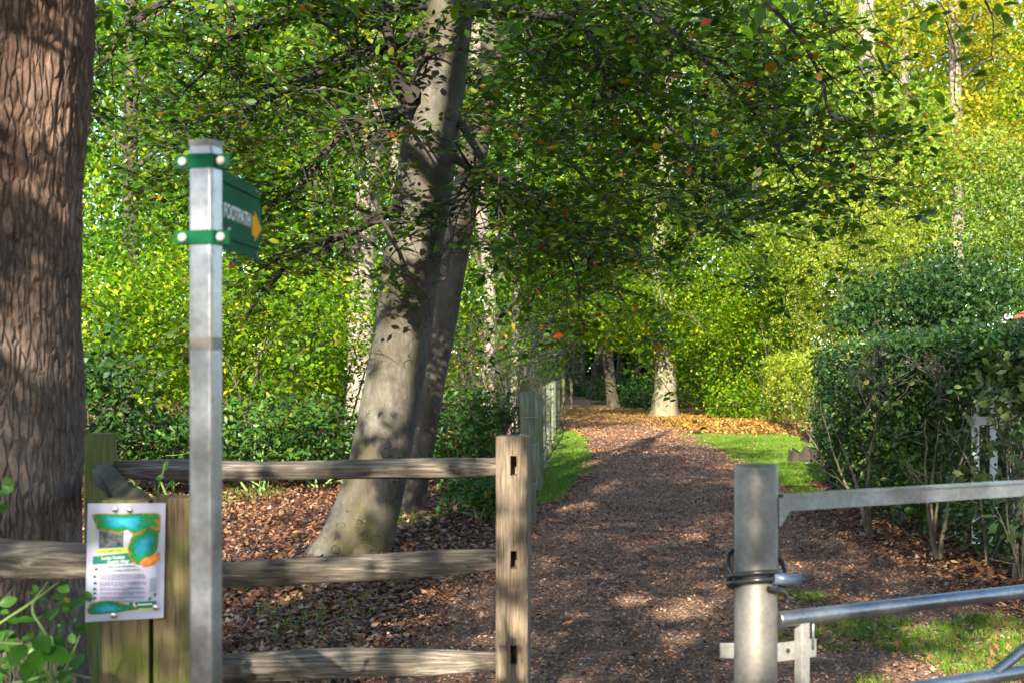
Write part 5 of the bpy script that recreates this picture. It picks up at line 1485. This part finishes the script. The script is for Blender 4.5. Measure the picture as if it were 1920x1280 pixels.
# cable lock
lk = thing("cable_lock", "black cable lock looped twice around the round gate post", "lock", (gx, gy, zz(1082, DQ)))
th = np.linspace(-.35, 2 * np.pi * 1.72, 90)
zc = zz(1080, DQ)
hel = np.stack([gx + (R_ + .010) * np.cos(-th - .9), gy + (R_ + .010) * np.sin(-th - .9), zc + .006 - .019 * th / 6.28 + .016 * np.sin(th + 1.0)], -1)
hel[:, 0] -= .006 * (np.cos(-th - .9) < -.7)
link("cable", tubes_mesh("cable", [(hel, .0072)], 10), M['rubber'], lk)
lp = spline([(gx - R_ - .01, gy - .01, zc + .004), (gx - R_ - .018, gy, zc + .03), (gx - R_ - .004, gy + .03, zc + .062), (gx, gy + R_ + .012, zc + .07), (gx + R_ + .006, gy + .025, zc + .045), (gx + R_ + .018, gy, zc + .018), (gx + R_ + .014, gy - .02, zc)], 40)
link("cable", tubes_mesh("cable", [(lp, .0068)], 10), M['rubber'], lk)
tl = spline([(gx + .02, gy - R_ - .008, zc - .022), (gx + R_ + .002, gy - R_ + .014, zc - .034), (gx + R_ + .018, gy - .03, zc - .05), (gx + R_ + .020, gy - .03, zc - .066)], 16)
link("cable", tubes_mesh("cable", [(tl, np.linspace(.0072, .006, 16))], 10), M['rubber'], lk)
cyl("lock_body", (gx + R_ - .022, gy - R_ + .006, zc + .003), (gx + R_ + .052, gy - .035, zc - .004), .0155, plain("lock_grey", (.10, .13, .19), .3, var=.2), lk, 20)

# ------------------------------------------------------------------ bramble in the lower left corner, leaf by leaf
bl = thing("bramble", "fresh green bramble with large leaves in the lower left corner", "bramble", (-1.22, 3.75, 0))
lmesh = []
n_u, n_v = 9, 5
for kk in range(3):
    V_, Fs = [], []
    for i in range(n_u):
        u = i / (n_u - 1)
        w = .36 * math.sin(math.pi * min(1, u * .94 + .03)) ** .75 * (1.15 - .35 * u)
        for j in range(n_v):
            v = j / (n_v - 1) * 2 - 1
            V_.append((u - .5, v * w * (1 + .05 * math.sin(i * 3.1)), .10 * abs(v) * w * 2 - .16 * (u - .4) ** 2 + .012 * math.sin(i * 2.6 + kk) * abs(v)))
    for i in range(n_u - 1):
        for j in range(n_v - 1): Fs.append((i * n_v + j, (i + 1) * n_v + j, (i + 1) * n_v + j + 1, i * n_v + j + 1))
    me = bpy.data.meshes.new("leaf"); me.from_pydata(V_, [], Fs); me.update(); smooth(me)
    me.materials.append(M['fresh_leaf'] if kk < 2 else M['bramble_leaf']); lmesh.append(me)
ym = bpy.data.meshes.new("leaf"); ym.from_pydata(V_, [], Fs); ym.update(); ym.materials.append(M['yellow_leaf'])
def put_leaf(p, nrm_, spin, s, me):
    o = bpy.data.objects.new("leaf", me); COL.objects.link(o); o.parent = bl; o.matrix_parent_inverse = Matrix.Translation(-bl.location)
    o.location = p
    o.rotation_euler = (Vector(nrm_).to_track_quat('Z', 'X').to_matrix().to_4x4() @ Matrix.Rotation(spin, 4, 'Z')).to_euler()
    o.scale = (s, s, s)
for (px, py, s, a) in [(78, 1205, .066, 2.2), (33, 1226, .066, 4.4), (70, 1238, .072, 5.0), (106, 1228, .076, 5.9), (52, 1258, .06, 4.6)]:
    put_leaf(P(px, py, 3.42), (.05, -.62, .75), a - math.pi / 2, s, lmesh[0])
for k in range(150):
    px, py = rng.uniform(-30, 165), rng.uniform(1100, 1300)
    if py < 1190 and rng.uniform() < .7: continue
    put_leaf(P(px, py, rng.uniform(3.5, 4.3)), unit(np.array([rng.normal() * .4, -.6, .8]) + rng.normal(size=3) * .3), rng.uniform(0, 6.28), rng.uniform(.024, .05), lmesh[rng.choice(3, p=[.3, .3, .4])])
for k in range(6):
    put_leaf(P(rng.uniform(-25, 28), rng.uniform(880, 1010), rng.uniform(3.9, 4.2)), unit(np.array([.2, -.7, .6]) + rng.normal(size=3) * .3), rng.uniform(0, 6.28), rng.uniform(.03, .055), lmesh[2])
put_leaf(P(125, 1124, 3.6), (.1, -.9, .3), 1.2, .018, ym)
for ctrl in ([(-40, 1200), (0, 1168), (60, 1128), (108, 1092)], [(-30, 1208), (20, 1205), (60, 1212), (78, 1218)], [(-20, 1290), (50, 1275), (110, 1262), (170, 1270)], [(120, 1290), (125, 1250), (140, 1215), (150, 1190)],
             [(100, 1300), (90, 1200), (60, 1140), (90, 1090)]):
    link("stem", tubes_mesh("stem", [(spline([P(a, b, 3.55) for a, b in ctrl], 16), np.linspace(.0045, .003, 16))], 6), M['stem_green'], bl)
sprig = thing("nettle_sprig", "small upright sprig with pale leaves on top of the mossy double post", "plant", P(303, 905, 4.0))
link("stem", tubes_mesh("stem", [(spline([P(292, 945, 4.0), P(296, 920, 4.0), P(304, 890, 4.0), P(310, 868, 4.0)], 10), .002)], 5), M['stem_green'], sprig)
for (px, py, s, a) in [(311, 872, .03, 1.2), (300, 895, .024, .3), (322, 905, .02, .8), (290, 925, .02, 2.6)]:
    o = bpy.data.objects.new("leaf", lmesh[0]); COL.objects.link(o); o.parent = sprig; o.matrix_parent_inverse = Matrix.Translation(-sprig.location)
    o.location = P(px, py, 4.0); o.rotation_euler = (1.1, -a, 0); o.scale = (s, s, s)

# ------------------------------------------------------------------ grass
def blades(name, label, pts, h, w, mat):
    n = len(pts)
    a = rng.uniform(0, 2 * np.pi, n)
    hh = h * rng.uniform(.5, 1.3, n)
    lean = rng.normal(size=(n, 2)) * .45
    b0 = pts + np.stack([np.cos(a) * w, np.sin(a) * w, np.zeros(n)], -1)
    b1 = pts - np.stack([np.cos(a) * w, np.sin(a) * w, np.zeros(n)], -1)
    tp_ = pts + np.stack([lean[:, 0] * hh, lean[:, 1] * hh, hh], -1)
    V_ = np.stack([b0, b1, tp_], 1).reshape(-1, 3)
    me = mesh_np(name, V_, np.arange(3 * n).reshape(-1, 3))
    o = link(name, me, mat); tag(o, label, "grass", kind="stuff")
    return o
def region(n, f, x0, x1, y0, y1):
    x = rng.uniform(x0, x1, n); y = y0 + (y1 - y0) * rng.uniform(0, 1, n)
    k = f(x, y)
    x, y = x[k], y[k]
    return np.stack([x, y, gz(x, y)], -1)
def wob(x, y, s=.8, o=0): return vnoise(np.stack([x * s + o, y * s, x * 0], -1))
fL = lambda x, y: (x > .158 + .0416 * (y - 14) + .02 + .1 * wob(x, y, 2)) & (x < path_c(y) - path_w(y) * .97 + .16 * wob(x, y, 1.5, 5)) & (y > 16.6 + .8 * wob(x, y, 2)) & (y < 37)
fR = lambda x, y: (x > path_c(y) + path_w(y) * .98 + .22 * wob(x, y, 1.2, 3) - .02 * (y - 20)) & (y > 17.2 + .9 * wob(x, y, .8)) & (y < 34 + 1.5 * wob(x, y, .6)) & (x < np.interp(y, [17, 20, 23, 28, 36], [3.7, 4.3, 5.3, 6.0, 6.9]) + .25 * wob(x, y, 1.3, 8))
fN = lambda x, y: (wob(x, y, 1.1, 4) + .7 * wob(x, y, 3.5, 2) > -.08 + .6 * np.clip((2.05 - x) / .5, 0, 2) + .35 * np.clip((y - 8.2) / 1.4, -.3, 2)) & (x > 1.4)
def turf_sheet(name, f, x0, x1, y0, y1, st):
    xs_, ys_ = np.arange(x0, x1, st), np.arange(y0, y1, st)
    V_, F_ = grid_sheet(xs_, ys_, .012)
    c = V_[F_].mean(1)
    F_ = F_[f(c[:, 0], c[:, 1])]
    u, inv = np.unique(F_, return_inverse=True)
    me = mesh_np(name, V_[u], inv.reshape(F_.shape)); smooth(me)
    return me
gl = blades("grass", "green grass strip between the round posts and the path", region(90000, fL, 0, 3, 16, 38), .055, .006, M['grass_blade'])
link("turf", turf_sheet("turf", fL, 0, 3, 16, 38, .08), M['turf'], gl)
gr = blades("grass", "sunlit lawn between the path and the hedge", region(220000, fR, 2.5, 8, 16, 38), .055, .007, M['grass_blade'])
link("turf", turf_sheet("turf", fR, 2.5, 8, 16, 38, .10), M['turf'], gr)
gn = blades("grass", "patchy grass with fallen leaves behind the metal gate", region(78000, lambda x, y: fN(x, y) & (wob(x, y, 7, 1) > -.35), 1.4, 4.2, 5.6, 10), .07, .0035, M['grass_blade'])
tuft = lambda x, y: (wob(x, y, .9, 30) > .38) & (x < path_c(y) - path_w(y) - .2)
blades("grass", "scattered weedy grass on the wood floor left of the path", region(14000, tuft, -6, 0, 7, 20), .09, .005, M['grass_blade'])

# ------------------------------------------------------------------ fallen leaves
def litter(name, label, pts, size, mat, lift=.012):
    n = len(pts)
    N = unit(np.array([0, 0, 1.0]) + rng.normal(size=(n, 3)) * .38)
    C = pts + np.array([0, 0, lift]) + np.stack([np.zeros(n), np.zeros(n), rng.uniform(0, .02, n)], -1)
    V_, F_ = leaves_np(C, size * rng.uniform(.55, 1.3, n), N, 'curl', 0)
    o = link(name, mesh_np(name, V_, F_), mat); tag(o, label, "fallen leaves", kind="stuff")
    return o
offp = lambda x, y: ~fL(x, y) & ~fR(x, y) & (np.abs(x - path_c(y)) > path_w(y) * (.80 + .25 * rng.uniform(0, 1, len(x))))
onp = lambda x, y: np.abs(x - path_c(y)) < path_w(y) * 1.02
litter("leaf_litter", "brown and russet fallen leaves covering the wood floor nearby", np.vstack([region(60000, offp, -4.5, 5, 4.5, 11.5), region(52000, offp, -7, 6, 11.5, 20)]), .058, M['litter'])
litter("leaf_litter", "russet fallen leaves on the floor deeper in the wood", region(60000, offp, -12, 3, 19, 60), .10, M['litter'])
litter("leaf_litter", "golden fallen leaves around the sunlit path beech", region(32000, lambda x, y: ((np.abs(x - path_c(y)) > path_w(y) * (.4 + .6 * rng.uniform(0, 1, len(x)))) | (y > 41 + 2 * rng.normal(size=len(x)))) & (y > 33.5 + 2.2 * wob(x, y, .5, 6) + 2.2 * np.abs(rng.normal(size=len(x)))), 1.5, 11, 29, 60), .09, M['gold_litter'])
litter("path_debris", "small leaf fragments and chippings on the near path", np.vstack([region(70000, onp, -2, 4.5, 4.5, 13), region(60000, onp, 0, 5, 13, 24)]), .021, M['path_bits'], .024)
litter("path_debris", "leaf fragments on the path further along", region(40000, onp, 0, 6, 22, 58), .05, M['path_bits'], .024)
litter("path_leaves", "russet leaves scattered over the near path", np.vstack([region(9000, onp, -2, 4.5, 4.5, 14), region(9000, onp, 0, 5, 14, 34)]), .042, M['litter'], .03)
litter("lawn_leaves", "fallen leaves scattered over the grass", np.vstack([region(2600, fN, 1.4, 4.2, 5.6, 10), region(3500, fR, 2.5, 8, 16, 38), region(900, fL, 0, 3, 16, 38)]), .05, M['litter'], .03)
